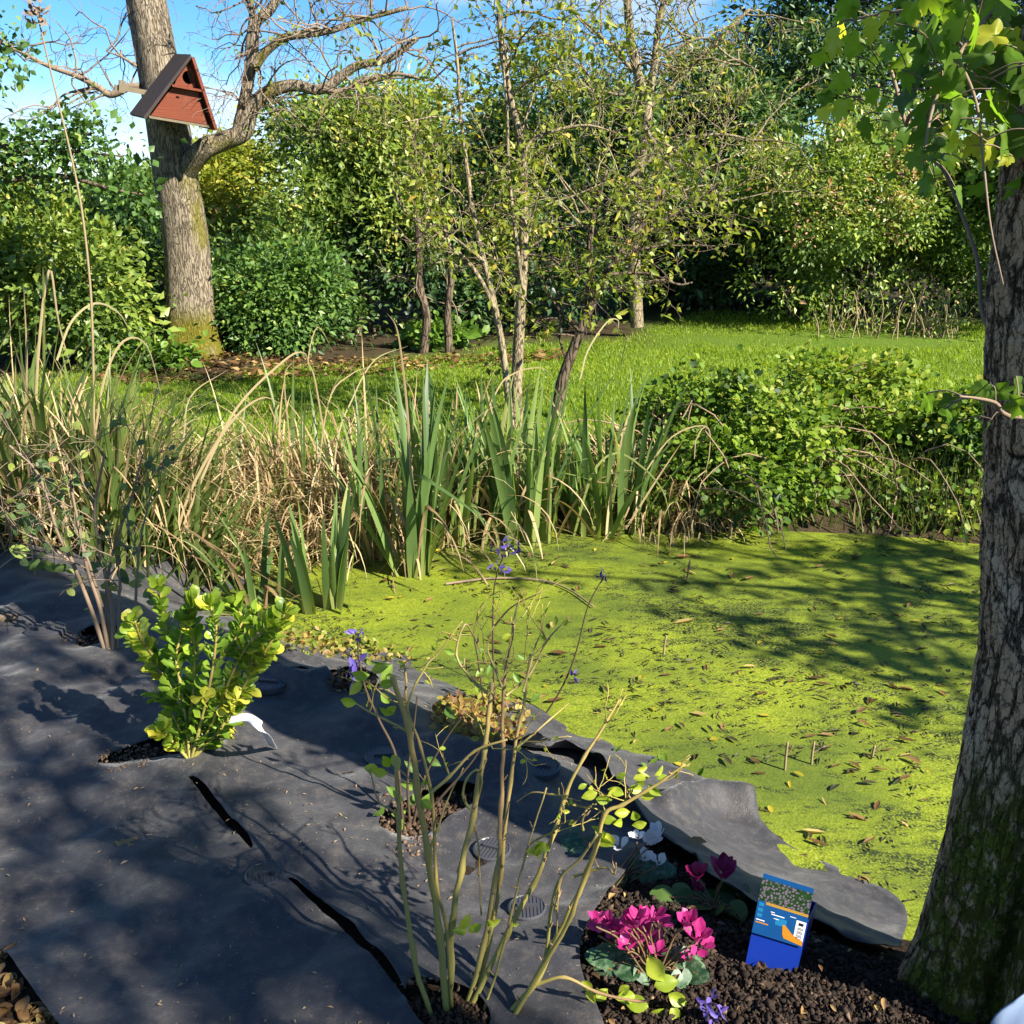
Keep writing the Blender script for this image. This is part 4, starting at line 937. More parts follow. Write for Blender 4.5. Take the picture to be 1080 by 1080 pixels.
clump('iris_clump', 'thin upright iris clump at the left edge of the duckweed', 'iris', 398, 588, 6, (9, .85, .036), (6, 1.1, .02), .10, .14, group=G1, bend=(.02, .3))
clump('iris_clump', 'small iris tuft with two crossed blades left of the broad bladed clump', 'iris', 275, 640, 7, (10, .55, .04), (6, .6, .02), .14, .4, group=G1)
clump('iris_clump', 'small far iris clump behind the right end of the iris bed', 'iris', 700, 552, 8, (10, .6, .035), (26, .75, .014), .2, .4, group=G1)
# dry sedge thatch on the far left bank
G2 = 'dry sedge clumps on the far left bank'
for k, (x, y, lab, gn, dn, L) in enumerate([
        (235, 540, 'straw coloured sedge clump at the left end of the lawn strip', 8, 46, .7), (285, 545, 'dry brown sedge clump arching over in front of the lawn', 5, 60, .72), (325, 535, 'yellow green and straw sedge clump standing upright in the thatch', 12, 55, .85),
        (370, 560, 'brown tangled sedge clump left of the tall iris fan', 4, 60, .75), (415, 545, 'dry sedge clump behind the tall iris fan', 6, 55, .85), (262, 585, 'flattened brown sedge thatch hanging over the water at left', 3, 60, .55), (330, 585, 'flattened straw thatch behind the broad bladed irises', 3, 55, .5),
        (470, 540, 'dry sedge clump behind the dark central irises', 6, 40, .9), (690, 535, 'grey brown dry sedge tussock right of the irises', 4, 110, .62), (735, 548, 'low grey sedge tussock against the bramble mound', 3, 70, .5)]):
    clump('sedge_clump', lab, 'sedge', x, y, 20 + k, (int(gn * 2.0), L, .020), (int(dn * 2.6), L * 1.12, .0115), .34, .55, False, G2, gm=M_sedge, dbend=(.6, 2.8))
# the big mixed reed bed at the left
G3 = 'reed clumps at the left end of the pond'
for k, (x, y, lab, gn, dn, L, az) in enumerate([
        (10, 560, 'tall straw reed clump at the left frame edge', 16, 30, 1.15, None), (-60, 560, 'reed clump cut by the left frame edge', 20, 28, 1.1, None), (60, 555, 'reed clump with arching dry stems behind the bare shrub', 16, 34, 1.05, None), (120, 560, 'green and straw reed clump behind the bare shrub', 26, 26, .9, None),
        (150, 588, 'broad bladed green reed clump leaning right at the membrane edge', 22, 8, .72, .3), (195, 590, 'yellow green reed clump right of the leaning blades', 20, 22, .6, .2), (95, 578, 'low pale green reed clump at the membrane edge', 26, 14, .6, None), (180, 555, 'pale straw reed clump left of the lawn', 18, 30, .75, .3),
        (30, 530, 'reed clump further back at the left frame edge', 18, 26, 1.05, None), (110, 525, 'straw reed clump furthest back at left', 16, 32, .85, None)]):
    clump('reed_clump', lab, 'reed', x, y, 40 + k, (int(gn * 3.0), L, .033), (int(dn * 3.4), L * 1.08, .0115), .32, .44, False, G3, gm=M_sedge, az0=az, dbend=(.3, 2.2), bend=(.05, .9))
# hand placed broad blades and arching dead ones
R = np.random.default_rng(99)
def arc_blade(m, L, Y, W, tint):
    q = catmull(pxs(L, Y), 5); t = np.linspace(0, 1, len(q)); T = norm(np.gradient(q, axis=0)); S = norm(np.cross(T, np.array([.15, 1, .1]))); Nn = np.cross(T, S)
    w = W * .5 * np.clip(1 - t ** 3, .05, 1) * .5
    V = np.stack([q + S * w[:, None], q + Nn * (w * .15)[:, None], q - S * w[:, None]], 1).reshape(-1, 3); i = np.arange(len(q) - 1)[:, None] * 3
    m.add(V, np.concatenate([np.stack([i, i + 1, i + 4, i + 3], -1).reshape(-1, 4), np.stack([i + 1, i + 2, i + 5, i + 4], -1).reshape(-1, 4)]), tint, np.repeat(t, 3))
def blades_thing(label, base, greens, dries, name='iris_clump', cat='iris', group=None, gm=None):
    o = thing(name, label, cat, base, group)
    m = MB()
    for L, Y, W, tt in greens: arc_blade(m, L, Y, W, tt)
    if greens: m.build('leaves', gm or M_iris, o)
    m = MB()
    for L, Y, W, tt in dries: arc_blade(m, L, Y, W, tt)
    if dries: m.build('dry_leaves', M_dry, o)
b = gp(150, 590); Y = b[1]
blades_thing('reed clump with one broad dark blade slanting up to the right', b, [([(150, 590), (160, 530), (185, 480), (211, 446)], Y, .06, .0), ([(150, 590), (130, 520), (90, 450), (60, 418)], Y, .05, .5), ([(150, 590), (165, 540), (160, 470), (145, 405)], Y, .05, .6), ([(120, 580), (112, 510), (108, 430)], Y, .05, .3), ([(160, 600), (180, 540), (185, 520), (182, 600)], Y - .1, .03, .4),
              ([(190, 600), (186, 540), (180, 470)], Y, .03, .4), ([(50, 560), (47, 450), (46, 300), (45, 280)], Y + .3, .035, .75)],
             [([(60, 380), (75, 340), (100, 320), (125, 330), (138, 352)], Y + .4, .025, .9), ([(100, 460), (110, 400), (130, 360), (155, 365), (172, 425)], Y + .3, .025, .8), ([(20, 560), (28, 400), (25, 300)], Y + .3, .03, .6), ([(34, 560), (40, 380), (52, 285), (62, 340), (78, 400)], Y + .3, .03, .8), ([(180, 590), (215, 500), (250, 430), (300, 380), (320, 372), (326, 385)], Y, .025, .8), ([(180, 590), (200, 520), (240, 450), (275, 420), (300, 428)], Y, .028, .75),
              ([(190, 590), (230, 520), (240, 470), (270, 452)], Y + .2, .02, .6), ([(150, 585), (190, 480), (200, 420), (240, 390)], Y + .3, .02, .85), ([(250, 600), (215, 570), (200, 560), (330, 640)], Y - .3, .03, .4)], 'reed_clump', 'reed', G3, M_sedge)
b = gpw(590, 566); Y = b[1]
blades_thing('iris clump with bent pale blades nodding over the duckweed', b, [([(500, 566), (506, 500), (520, 478), (550, 478), (562, 500), (569, 525)], Y - .2, .03, .95), ([(605, 566), (625, 500), (650, 478), (680, 495), (700, 520), (707, 552)], Y - .2, .028, .95), ([(640, 560), (655, 480), (672, 420), (690, 378)], Y, .045, .5), ([(625, 560), (650, 470), (668, 395)], Y, .045, .4), ([(560, 566), (590, 500), (625, 430), (660, 378)], Y - .1, .03, .2), ([(565, 566), (590, 520), (600, 470), (615, 440)], Y, .04, .3)],
             [([(540, 566), (552, 520), (575, 480), (600, 425)], Y - .1, .03, .7), ([(655, 555), (680, 500), (710, 460), (745, 450), (748, 480), (740, 510)], Y, .02, .7), ([(660, 558), (690, 510), (720, 465)], Y - .1, .025, .6), ([(612, 400), (620, 370), (640, 340), (652, 338), (651, 352)], Y + .1, .018, .9), ([(470, 530), (520, 420), (540, 395), (570, 388), (585, 400)], Y + .1, .018, .8)], group=G1)
b = gpw(420, 600); Y = b[1]
blades_thing('pair of tall dry reed stems at the left side of the tall iris fan', b, [([(398, 590), (402, 500), (390, 420), (378, 370)], Y + .2, .03, .1)], [([(436, 612), (434, 520), (430, 440), (424, 380), (418, 345), (408, 330)], Y - .05, .028, .6), ([(360, 590), (345, 480), (332, 400), (325, 380), (335, 345), (352, 372)], Y + .3, .02, .8), ([(345, 590), (355, 470), (372, 420), (395, 380), (430, 365)], Y + .3, .018, .9), ([(330, 560), (345, 430), (370, 395), (400, 385)], Y + .5, .018, .8), ([(300, 560), (305, 470), (300, 400), (310, 380)], Y + .6, .02, .7)], 'reed_clump', 'reed', G3)
# the single tall dead stalk at the left
b = gp(100, 560); Y = b[1] - .1
o = thing('dead_stalk', 'single tall thin dead stalk with a dark seed head at top left', 'stalk', b); m = MB()
q = catmull(pxs([(99, 560), (99, 460), (98, 370), (95, 300), (86, 220), (74, 160), (62, 110), (50, 60), (40, 18)], Y), 5); tube(m, q, np.linspace(.0075, .0035, len(q)), 6); m.build('stem', M_twigp, o)
m = MB(); leaves(m, np.repeat(q[-1:], 40, 0) + R.normal(size=(40, 3)) * np.array([.02, .02, .035]), rdir(40, R) + np.array([0, 0, .4]), rdir(40, R), .045, .02, 'rhomb', R.random(40)); m.build('seed_head', M_twig, o)
# low marginal plants along the membrane edge
for k, (x, y, n, L, lab) in enumerate([(452, 676, 16, .17, 'low broad leaved water plant at the middle of the membrane edge'), (405, 660, 9, .13, 'small green plant at the membrane edge right of the broad irises'), (238, 622, 22, .12, 'creeping green plant at the far membrane corner'), (700, 820, 8, .06, 'tiny green seedlings beside the curled membrane')]):
    R = np.random.default_rng(120 + k); b = gp(x, y); o = thing('water_plant', lab, 'plant', b); m = MB()
    for q in range(n):
        p = b + np.array([R.normal() * .10, R.normal() * .06, 0]); d = np.array([R.normal() * .5, R.normal() * .5, 1.0]); d /= np.linalg.norm(d)
        P = np.array([p, p + d * L * .5, p + d * L]); tube(m, P, .003, 4, .5); leaves(m, P[2:], d + np.array([R.normal() * .4, -.2, .2]), np.array([0, -.6, .8]) + R.normal(size=3) * .3, L * R.uniform(.6, 1.1), L * .33, 'oval', R.uniform(.3, .9))
    m.build('leaves', M_herb, o)

# ================================================================== PLANTS IN THE MEMBRANE
M_stem = leaf_mat('stem_green', [(0, (.26, .20, .085)), (.5, (.36, .27, .07)), (1, (.28, .16, .085))], 0.02, .5, .35, along=((.27, .24, .06, 1), [(.0, (0, 0, 0)), (.6, (1, 1, 1))]))
M_lime = leaf_mat('leaf_lime', [(0, (.16, .24, .02)), (.5, (.30, .38, .03)), (1, (.48, .46, .05))], .45, .4, .4, 1.2)
R = np.random.default_rng(140)
b0 = gp(478, 1066); Y0 = b0[1]
pl = thing('bare_stemmed_shrub', 'foreground shrub of tall bare yellowish stems with a few lime leaves', 'shrub', b0)
m = MB(); tipl = []
ST = [([(458, 1084), (435, 1003), (425, 930), (421, 870), (419, 800)], .0068, .0050, -.02), ([(472, 1080), (463, 985), (452, 900), (440, 830), (429, 765), (416, 714)], .0085, .0072, 0), ([(476, 1078), (473, 990), (462, 930), (455, 837), (444, 787), (430, 745), (427, 700)], .0050, .0030, .03),
      ([(472, 1078), (478, 979), (487, 917), (499, 860), (505, 819), (511, 790), (516, 750), (518, 720)], .0078, .0060, .05), ([(490, 1074), (511, 997), (523, 923), (530, 849), (531, 787), (531, 725), (541, 659)], .0075, .0035, .08), ([(500, 1062), (515, 990), (529, 926), (538, 825), (549, 760), (553, 730), (558, 690)], .0062, .003, .10),
      ([(487, 1082), (535, 985), (564, 932), (585, 878), (597, 840), (615, 798), (641, 760), (655, 738)], .0072, .003, .06), ([(526, 1084), (564, 1035), (591, 985), (620, 920), (629, 890), (638, 858), (656, 849), (680, 834), (700, 822), (722, 806)], .0078, .0028, -.03), ([(535, 1086), (573, 1020), (603, 964), (624, 902), (632, 880)], .0065, .004, -.06),
      ([(508, 1075), (540, 964), (555, 902), (576, 831)], .0035, .0022, .02), ([(567, 1038), (597, 1031), (632, 1047), (674, 1056), (690, 1052)], .0045, .003, -.05), ([(455, 837), (474, 820), (502, 792), (535, 780)], .0042, .0028, .02), ([(432, 772), (408, 759), (390, 750), (377, 742)], .0035, .002, .0),
      ([(421, 870), (412, 855), (398, 845), (390, 812)], .003, .002, 0), ([(516, 731), (497, 714), (482, 690), (491, 659), (500, 670), (513, 700)], .0035, .0018, .06), ([(533, 734), (558, 712), (577, 676), (600, 650)], .0032, .0016, .1), ([(544, 789), (580, 759), (600, 742)], .003, .0016, .1), ([(597, 840), (580, 838), (560, 836), (545, 846)], .003, .0016, .06),
      ([(500, 856), (493, 850), (488, 838), (492, 822), (503, 812), (508, 825), (500, 862), (506, 900), (507, 965)], .0035, .0022, .04), ([(585, 960), (590, 930), (594, 918), (588, 940), (586, 985)], .003, .002, -.02), ([(575, 1010), (588, 935), (612, 905), (630, 880)], .0045, .003, -.03), ([(603, 925), (625, 918), (640, 915), (648, 922), (650, 910)], .003, .0018, -.03),
      ([(615, 875), (613, 866), (618, 852), (628, 848)], .003, .0016, -.03), ([(656, 849), (662, 838), (666, 832)], .003, .0016, -.03), ([(585, 878), (567, 885), (555, 893)], .003, .0018, .05), ([(541, 659), (545, 640), (552, 620)], .003, .0014, .08), ([(553, 730), (560, 700), (566, 680), (574, 660)], .003, .0014, .1), ([(531, 725), (520, 700), (515, 680), (522, 655)], .003, .0014, .08), ([(430, 745), (440, 720), (452, 700), (462, 690), (478, 668), (488, 655)], .003, .0014, .04), ([(440, 830), (425, 815), (415, 805)], .003, .0016, 0), ([(452, 900), (470, 850), (490, 810)], .0032, .0016, .02)]
def along_Y(L, Ya, Yb): return np.linspace(Ya, Yb, len(L))
for L, r0, r1, dY in ST:
    q = pxs(L, along_Y(L, Y0 + dY * .3, Y0 + dY * 1.6)); q = catmull(q, 5); q = q + np.stack([fbm(q[:, 2] * 12 + r0 * 1e4, q[:, 2] * 0, seed=3), q[:, 2] * 0, q[:, 2] * 0], 1) * .006
    kn = np.ones(len(q)); kn[::5] = 1.35
    tube(m, q, np.linspace(r0, r1 * .8, len(q)) * kn * .88, 8 if r0 > .004 else 5, np.clip(R.normal(.5, .25), 0, 1))
    if r0 < .0046: tipl.append(q[-1])
    for k in range(2, len(q) - 1, 5):                # buds
        if R.random() < .5: s = rdir(1, R)[0]; s[2] = abs(s[2]); tube(m, np.array([q[k], q[k] + s * .008, q[k] + s * .016 + np.array([0, 0, .006])]), [.0022, .0022, .0008], 4, .9)
tt_ = []
for x, y in [(541, 659), (553, 700), (531, 700), (518, 735), (500, 670), (577, 676), (430, 745), (427, 705), (390, 750), (640, 762), (600, 850), (660, 845), (700, 824), (520, 790), (545, 789), (455, 837), (475, 820), (585, 878), (640, 860), (513, 700)]:
    for q in range(2): twig(m, atY(x, y, Y0 + .08), np.array([R.normal() * .6, R.normal() * .4, R.uniform(.3, 1.2)]), R.uniform(.06, .13), .0018, 1, R, .02, .35, .7, 2, tt_, .6, minr=.0009)
m.build('stems', M_stem, pl)
m = MB()
for k in R.choice(len(tt_), 60): leaves(m, tt_[k][0][None], rdir(1, R), rdir(1, R) + np.array([0, -.6, .5]), .016, .010, 'leafhi', R.uniform(.2, .9))
def pxleaves(m, pts, Y, L, W, shape='leafhi', tint=(.3, .9), R=R, spread=.4):
    for x, y, *s in pts:
        p = atY(x, y, Y); sz = s[0] if s else 1
        leaves(m, p[None], norm(np.array([R.normal(), R.normal() * .4, R.normal() * .7]))[None], norm(np.array([R.normal() * spread, -.9, .5 + R.normal() * spread]))[None], L * sz, W * sz, shape, R.uniform(*tint))
pxleaves(m, [(632, 872, 1.3), (628, 880, 1.3), (640, 878, 1.2), (634, 866), (640, 885), (575, 888), (580, 897), (572, 898), (566, 902, .7), (684, 827), (678, 822), (690, 818, .8), (662, 832), (668, 855), (658, 838), (641, 838), (630, 836), (676, 842), (682, 868, .9), (512, 974), (520, 973, 1.1), (508, 975), (486, 979, 1.1), (492, 982), (404, 797), (414, 796), (408, 816), (400, 812), (421, 850), (442, 845), (388, 715), (400, 722), (382, 720), (392, 708), (408, 746), (416, 752), (376, 742), (672, 812, .7), (705, 820, .7), (660, 815, .7), (610, 832, .6), (628, 842, 1.), (648, 858, 1.), (656, 866, .9), (562, 893, .6), (540, 975, .5), (586, 660, .6), (530, 675, .6), (598, 652, .5), (575, 676, .5), (668, 822)], Y0, .034, .020)
pxleaves(m, [(690, 1040, 1.5), (700, 1035, 1.7), (684, 1062, 1.5), (670, 1050, 1.2), (710, 1060, 1.0), (705, 1048, 1.3), (622, 1040, 1.0), (628, 1055, 1.0), (614, 1034, .9), (640, 1046, 1.), (684, 1075, 1.4), (664, 1040, .9)], Y0 - .03, .036, .024, spread=.6)
m.build('leaves', M_lime, pl)

# glossy evergreen with paired spoon leaves
M_box = leaf_mat('leaf_spoon', [(0, (.08, .16, .02)), (.45, (.17, .28, .03)), (.8, (.32, .42, .04)), (1, (.60, .55, .06))], .4, .35, .45, 1.2)
R = np.random.default_rng(150); b1 = on_fab(200, 800); Y1 = b1[1]
bx = thing('young_evergreen', 'young evergreen with rounded glossy yellow green leaves in a planting hole', 'shrub', b1)
ms = MB(); ml = MB()
BR = [[(200, 800), (195, 750), (185, 700), (175, 660), (168, 620)], [(200, 800), (205, 760), (190, 720), (160, 690), (140, 668)], [(202, 800), (215, 750), (225, 700), (228, 660), (222, 640)], [(204, 800), (225, 760), (245, 710), (262, 680), (285, 660)], [(204, 800), (235, 765), (262, 715), (290, 670), (300, 648)], [(200, 800), (190, 770), (176, 742), (168, 735)], [(203, 800), (225, 780), (242, 752), (250, 740)], [(198, 800), (180, 780), (172, 772)], [(202, 800), (212, 780), (225, 772), (245, 765)],
      [(190, 720), (186, 690), (198, 650), (205, 640)], [(225, 700), (245, 680), (255, 655), (250, 640)], [(200, 760), (205, 720), (205, 680), (200, 655)], [(160, 690), (150, 676), (142, 655)], [(245, 710), (268, 700), (280, 690)], [(200, 780), (215, 760), (222, 735), (238, 722)], [(195, 750), (178, 720), (162, 700), (158, 692)], [(200, 800), (196, 780), (205, 752), (200, 735)], [(262, 700), (280, 670), (270, 650)], [(215, 750), (240, 735), (255, 728)]]
for L in BR:
    dy = R.normal() * .05; q = catmull(pxs(L, np.linspace(Y1, Y1 + dy + R.normal() * .05, len(L))), 6); tube(ms, q, np.linspace(.0055, .0025, len(q)), 5, .4)
    n = len(q); gap = 0
    for i in range(2, n, 1):
        t = norm(q[i] - q[i - 1]); s0 = norm(np.cross(t, rdir(1, R)[0]))
        for sg in (-1, 1):
            d = norm(s0 * sg * .85 + t * .8 + np.array([0, 0, .15])); nn_ = norm(t * .7 - s0 * sg * .5 + np.array([0, -.35, .3]) + R.normal(size=3) * .2)
            young = .35 * (i / n) + .35 * (L[0][1] - L[-1][1] < 60)
            leaves(ml, (q[i] + d * .004)[None], d[None], nn_[None], .054 * R.uniform(.6, 1.15), .040 * R.uniform(.8, 1.1), 'obovhi', np.clip(R.normal(.32 + young, .18), 0, 1))
    d = norm(q[-1] - q[-2])
    for k in range(4): leaves(ml, q[-1:], norm(d + R.normal(size=3) * .35)[None], norm(R.normal(size=3) + np.array([0, -.5, .2]))[None], .042, .028, 'obovhi', np.clip(R.normal(.7, .2), 0, 1))
ms.build('stems', M_stem, bx); ml.build('leaves', M_box, bx)
# small pale rounded buds near the middle
m = MB()
for x, y in [(243, 750), (250, 738), (214, 735)]: leaves(m, np.repeat(atY(x, y, Y1 - .06)[None], 5, 0), rdir(5, R), rdir(5, R), .04, .03, 'obovhi', .95)
m.build('young_leaves', M_lime, bx)

# bare shrub with fine twigs at left
R = np.random.default_rng(160); b2 = on_fab(112, 684); Y2 = b2[1]
bs = thing('twiggy_shrub', 'thin twiggy shrub with sparse small grey green leaves at left', 'shrub', b2)
m = MB(); tips = []
for L, r in [([(110, 684), (95, 640), (75, 590), (60, 560), (40, 500), (10, 470)], .009), ([(114, 684), (105, 640), (92, 600), (80, 540), (70, 490)], .009), ([(120, 686), (118, 640), (108, 590), (100, 540), (110, 480)], .010), ([(118, 685), (112, 630), (120, 580), (140, 520), (150, 480)], .007), ([(124, 684), (126, 620), (124, 590)], .005), ([(142, 660), (145, 600), (150, 560), (160, 520)], .006), ([(100, 650), (80, 600), (50, 575), (20, 560)], .006), ([(108, 640), (85, 570), (60, 530), (20, 520)], .006)]:
    q = catmull(pxs(L, np.linspace(Y2, Y2 + R.normal() * .12, len(L))), 5); tube(m, q, np.linspace(r, r * .4, len(q)), 6, R.random())
    for k in range(5): i = R.integers(int(len(q) * .4), len(q)); twig(m, q[i], np.array([R.normal() * .5 - .1, R.normal() * .5, R.uniform(.3, 1.1)]), R.uniform(.14, .28), .0028, 1, R, .06, .3, .7, 3, tips, .6, minr=.0014)
m.build('stems', M_twig, bs)
M_sage = leaf_mat('leaf_sage', [(0, (.06, .10, .035)), (.5, (.12, .18, .055)), (1, (.26, .30, .06))], .35, .5, .3)
m = MB(); T_ = np.array([q[0] for q in tips]); k = R.choice(len(T_), 150); P_ = T_[k]
leaves(m, P_, rdir(150, R), rdir(150, R) + np.array([0, -.5, .5]), .034, .026, 'heart', R.random(150))
pxleaves(m, [(38, 556, 1.4), (150, 615), (160, 622), (155, 632, 1.2), (120, 618), (100, 628), (95, 640), (60, 598, 1.6), (30, 585, 1.5), (72, 600, 1.3), (45, 592, 1.4), (85, 606, 1.3), (105, 600, 1.4), (125, 600, 1.4), (140, 606, 1.3)], Y2 + .1, .05, .036, 'heart', (.2, .9), R)
m.build('leaves', M_sage, bs)

# salvias: dark thin stems with blue violet flower heads
M_dark = plain_mat('stem_dark', (.05, .035, .03, 1), .7, .2, (.09, .06, .03, 1), 30)
M_viol = leaf_mat('petal_violet', [(0, (.04, .025, .10)), (.5, (.09, .06, .27)), (1, (.17, .12, .46))], .3, .5, .3, 1.0)
M_salv = leaf_mat('leaf_salvia', [(0, (.05, .10, .02)), (.5, (.11, .20, .03)), (1, (.26, .36, .05))], .35, .45, .35)
def salvia(label, base, stems, heads, leafpts, seed, big=1.0, spent=.0):
    R = np.random.default_rng(seed); b = on_fab(*base); Y = b[1]; o = thing('salvia', label, 'flower', b); m = MB()
    for L in stems: q = catmull(pxs(L, np.linspace(Y, Y - .05, len(L))), 5); tube(m, q, np.linspace(.0045, .0022, len(q)), 5)
    m.build('stems', M_dark, o); m = MB()
    pxleaves(m, leafpts, Y, .05, .024, 'leafhi', (.2, .9), R); m.build('leaves', M_salv, o)
    for x, y, n, w, h in heads:
        m = MB(); c = atY(x, y, Y - .05); s = mpp(Y)
        P = c + R.normal(size=(n, 3)) * np.array([w * s, .015, h * s]) * .5
        leaves(m, P, rdir(n, R) + np.array([0, -.2, .3]), rdir(n, R), .030 * big, .014 * big, 'oval', np.clip(R.normal(.5 - spent, .25, n), 0, 1)); m.build('flower', M_viol, o)
    return o
salvia('salvia with a faded violet flower head on a tall dark stem against the pond', (522, 745), [[(522, 745), (520, 690), (520, 640), (523, 610), (533, 580)], [(510, 745), (505, 700), (500, 670), (505, 650)], [(560, 775), (590, 730), (607, 690), (620, 640), (638, 606)], [(522, 660), (540, 640), (570, 625)]],
       [(532, 580, 22, 14, 12), (526, 598, 10, 12, 6), (638, 606, 7, 6, 5), (605, 715, 5, 4, 10)], [(500, 690), (510, 705), (535, 700), (545, 690), (505, 730), (530, 730), (548, 720), (480, 690), (488, 700), (560, 740), (545, 745), (500, 745), (518, 700)], 171, 1.1, .25)
salvia('salvia with one drooping bright violet flower over the membrane', (425, 868), [[(425, 868), (418, 800), (400, 760), (385, 725), (378, 690), (378, 668)], [(432, 868), (430, 820), (436, 770), (440, 735)], [(436, 868), (448, 820), (470, 780), (492, 750)], [(440, 868), (470, 835), (500, 800), (516, 770)]],
       [(374, 710, 12, 8, 14), (378, 668, 5, 4, 6)], [(420, 840), (430, 850), (412, 858), (425, 868, 1.2), (405, 850), (440, 830), (448, 800), (390, 712, 1.2), (402, 718, 1.1), (392, 698, 1.), (402, 730, 1.), (470, 745), (440, 815), (445, 850), (410, 880, 1.1)], 172, 1.15)
# creeping and mat plants
M_mat = leaf_mat('leaf_mat_plant', [(0, (.10, .045, .02)), (.35, (.22, .12, .04)), (.6, (.34, .24, .06)), (.85, (.26, .27, .05)), (1, (.14, .20, .03))], .35, .5, .3)
for k, (pts, lab, n, tm) in enumerate([([(452, 775), (470, 742), (520, 736), (556, 750), (548, 782), (514, 795), (478, 782)], 'yellowing brown creeping plant in a planting hole behind the bare stems', 900, .5), ([(288, 690), (296, 668), (330, 660), (372, 676), (440, 696), (480, 706), (440, 700), (370, 694), (330, 692)], 'strip of yellow green creeping plant along the membrane fold', 520, .75)]):
    R = np.random.default_rng(180 + k); o_ = np.array([on_fab(*p)[:2] for p in pts]); c = o_.mean(0); o = thing('creeping_plant', lab, 'plant', (c[0], c[1], tz(*c)))
    p = R.uniform(o_.min(0), o_.max(0), (n * 5, 2)); p = p[inside(p, o_)][:n]; n = len(p); z = fz_top(p[:, 0], p[:, 1]) + R.uniform(0, .05, n)
    m = MB(); leaves(m, np.column_stack([p, z]), rdir(n, R), rdir(n, R) * .8 + np.array([0, -.2, .8]), .030, .020, 'oval', np.clip(R.normal(tm, .28, n), 0, 1)); m.build('foliage', M_mat, o)
R = np.random.default_rng(185); c = on_fab(372, 724); o = thing('withered_plant', 'small round withered brown plant beside the violet salvia flower', 'plant', c); m = MB()
n = 420; u = rdir(n, R); u[:, 2] = abs(u[:, 2]); leaves(m, c + u * np.array([.085, .06, .055]) * R.uniform(.6, 1, (n, 1)), rdir(n, R), u + rdir(n, R) * .6, .03, .012, 'rhomb', R.random(n) * .8)
M_brown = leaf_mat('leaf_withered', [(0, (.05, .03, .02)), (.6, (.15, .09, .05)), (1, (.24, .17, .08))], .2, .6, .2); m.build('foliage', M_brown, o)

# cyclamens
M_cycl = None
t = NT('leaf_cyclamen'); v = t.coords(); n1 = t.noise(v, 70, 4, .6)
c = t.mix(t.ramp(n1, [(.48, (0, 0, 0)), (.62, (1, 1, 1))]), (.022, .060, .022, 1), (.085, .14, .075, 1)); M_cycl = t.done(t.bsdf(c, .45, .4))
M_cyc2 = leaf_mat('leaf_cyclamen_plain', [(0, (.02, .05, .015)), (.5, (.04, .09, .02)), (1, (.10, .16, .03))], .25, .4, .4)
M_cst = plain_mat('stalk_cyclamen', (.16, .06, .05, 1), .5, .3, (.10, .11, .03, 1), 20)
def petal_mat(n, a, b): return leaf_mat(n, [(0, a), (1, b)], .35, .45, .35, 1.0, None)
M_pink = petal_mat('petal_pink', (.34, .010, .13), (.50, .048, .225)); M_mag = petal_mat('petal_magenta', (.15, .004, .05), (.26, .008, .09)); M_wht = petal_mat('petal_white', (.55, .55, .58), (.66, .66, .69))
# translucent tint of petals keeps their own hue
for M_, col in ((M_pink, (.50, .04, .225, 1)), (M_mag, (.28, .006, .10, 1)), (M_wht, (.7, .7, .72, 1))):
    for nd in M_.node_tree.nodes:
        if nd.type == 'MIX_RGB' and nd.blend_type == 'MULTIPLY': nd.inputs['Color2'].default_value = (1, 1, 1, 1)
def cyclamen(label, bpx, fl, lf, pm, lm, seed, fsize=.042, lsize=.07):
    R = np.random.default_rng(seed); b = gp(*bpx, .0); Y = b[1]; o = thing('cyclamen', label, 'flower', b)
    m = MB(); st = MB()
    for x, y, *s in lf:
        p = gp(x, y, .0); p = atY(x, y, Y + (p[1] - Y) * .6); p[2] = max(p[2], tz(p[0], p[1]) + .02); sz = s[0] if s else 1
        d = norm(np.array([p[0] - b[0], p[1] - b[1] - .02, .0]) + R.normal(size=3) * .03); q = catmull([b + R.normal(size=3) * .01, (b + p) / 2 + np.array([0, 0, .02]), p - d * lsize * .2], 4); tube(st, q, .0022, 4)
        leaves(m, (p - d * lsize * .4 * sz)[None], d[None], norm(np.array([R.normal() * .25, -.5, .85]) + R.normal(size=3) * .15)[None], lsize * sz, lsize * .95 * sz, 'heart', R.random())
    m.build('leaves', lm, o)
    if len(fl) > 12: fl = list(fl) + [(x + R.normal() * 7, y + R.normal() * 6, *s) for x, y, *s in fl[:6]]
    for x, y, *s in fl:
        sz = s[0] if s else 1; p = atY(x, y, Y + R.normal() * .02); q = catmull([b + R.normal(size=3) * .012, (b * .35 + p * .65) + np.array([0, 0, .0]) + R.normal(size=3) * .008, p - np.array([0, 0, .012])], 5); tube(st, q, .0022, 5)
        m = MB(); a0 = R.uniform(0, 6.28); tilt = R.normal(size=3) * .25
        for k in range(5):
            a = a0 + k * 2 * math.pi / 5; rad = np.array([math.cos(a), math.sin(a), 0]); d = norm(rad * .55 + np.array([0, 0, 1.0]) + tilt + R.normal(size=3) * .15)
            leaves(m, (p + rad * .006 * sz)[None], d[None], norm(-rad + np.array([0, 0, .35]) + R.normal(size=3) * .2)[None], fsize * .70 * sz * R.uniform(.85, 1.15), fsize * .54 * sz, 'petal', R.random())
        m.build('flower', pm, o)
    st.build('stalks', M_cst, o); return o
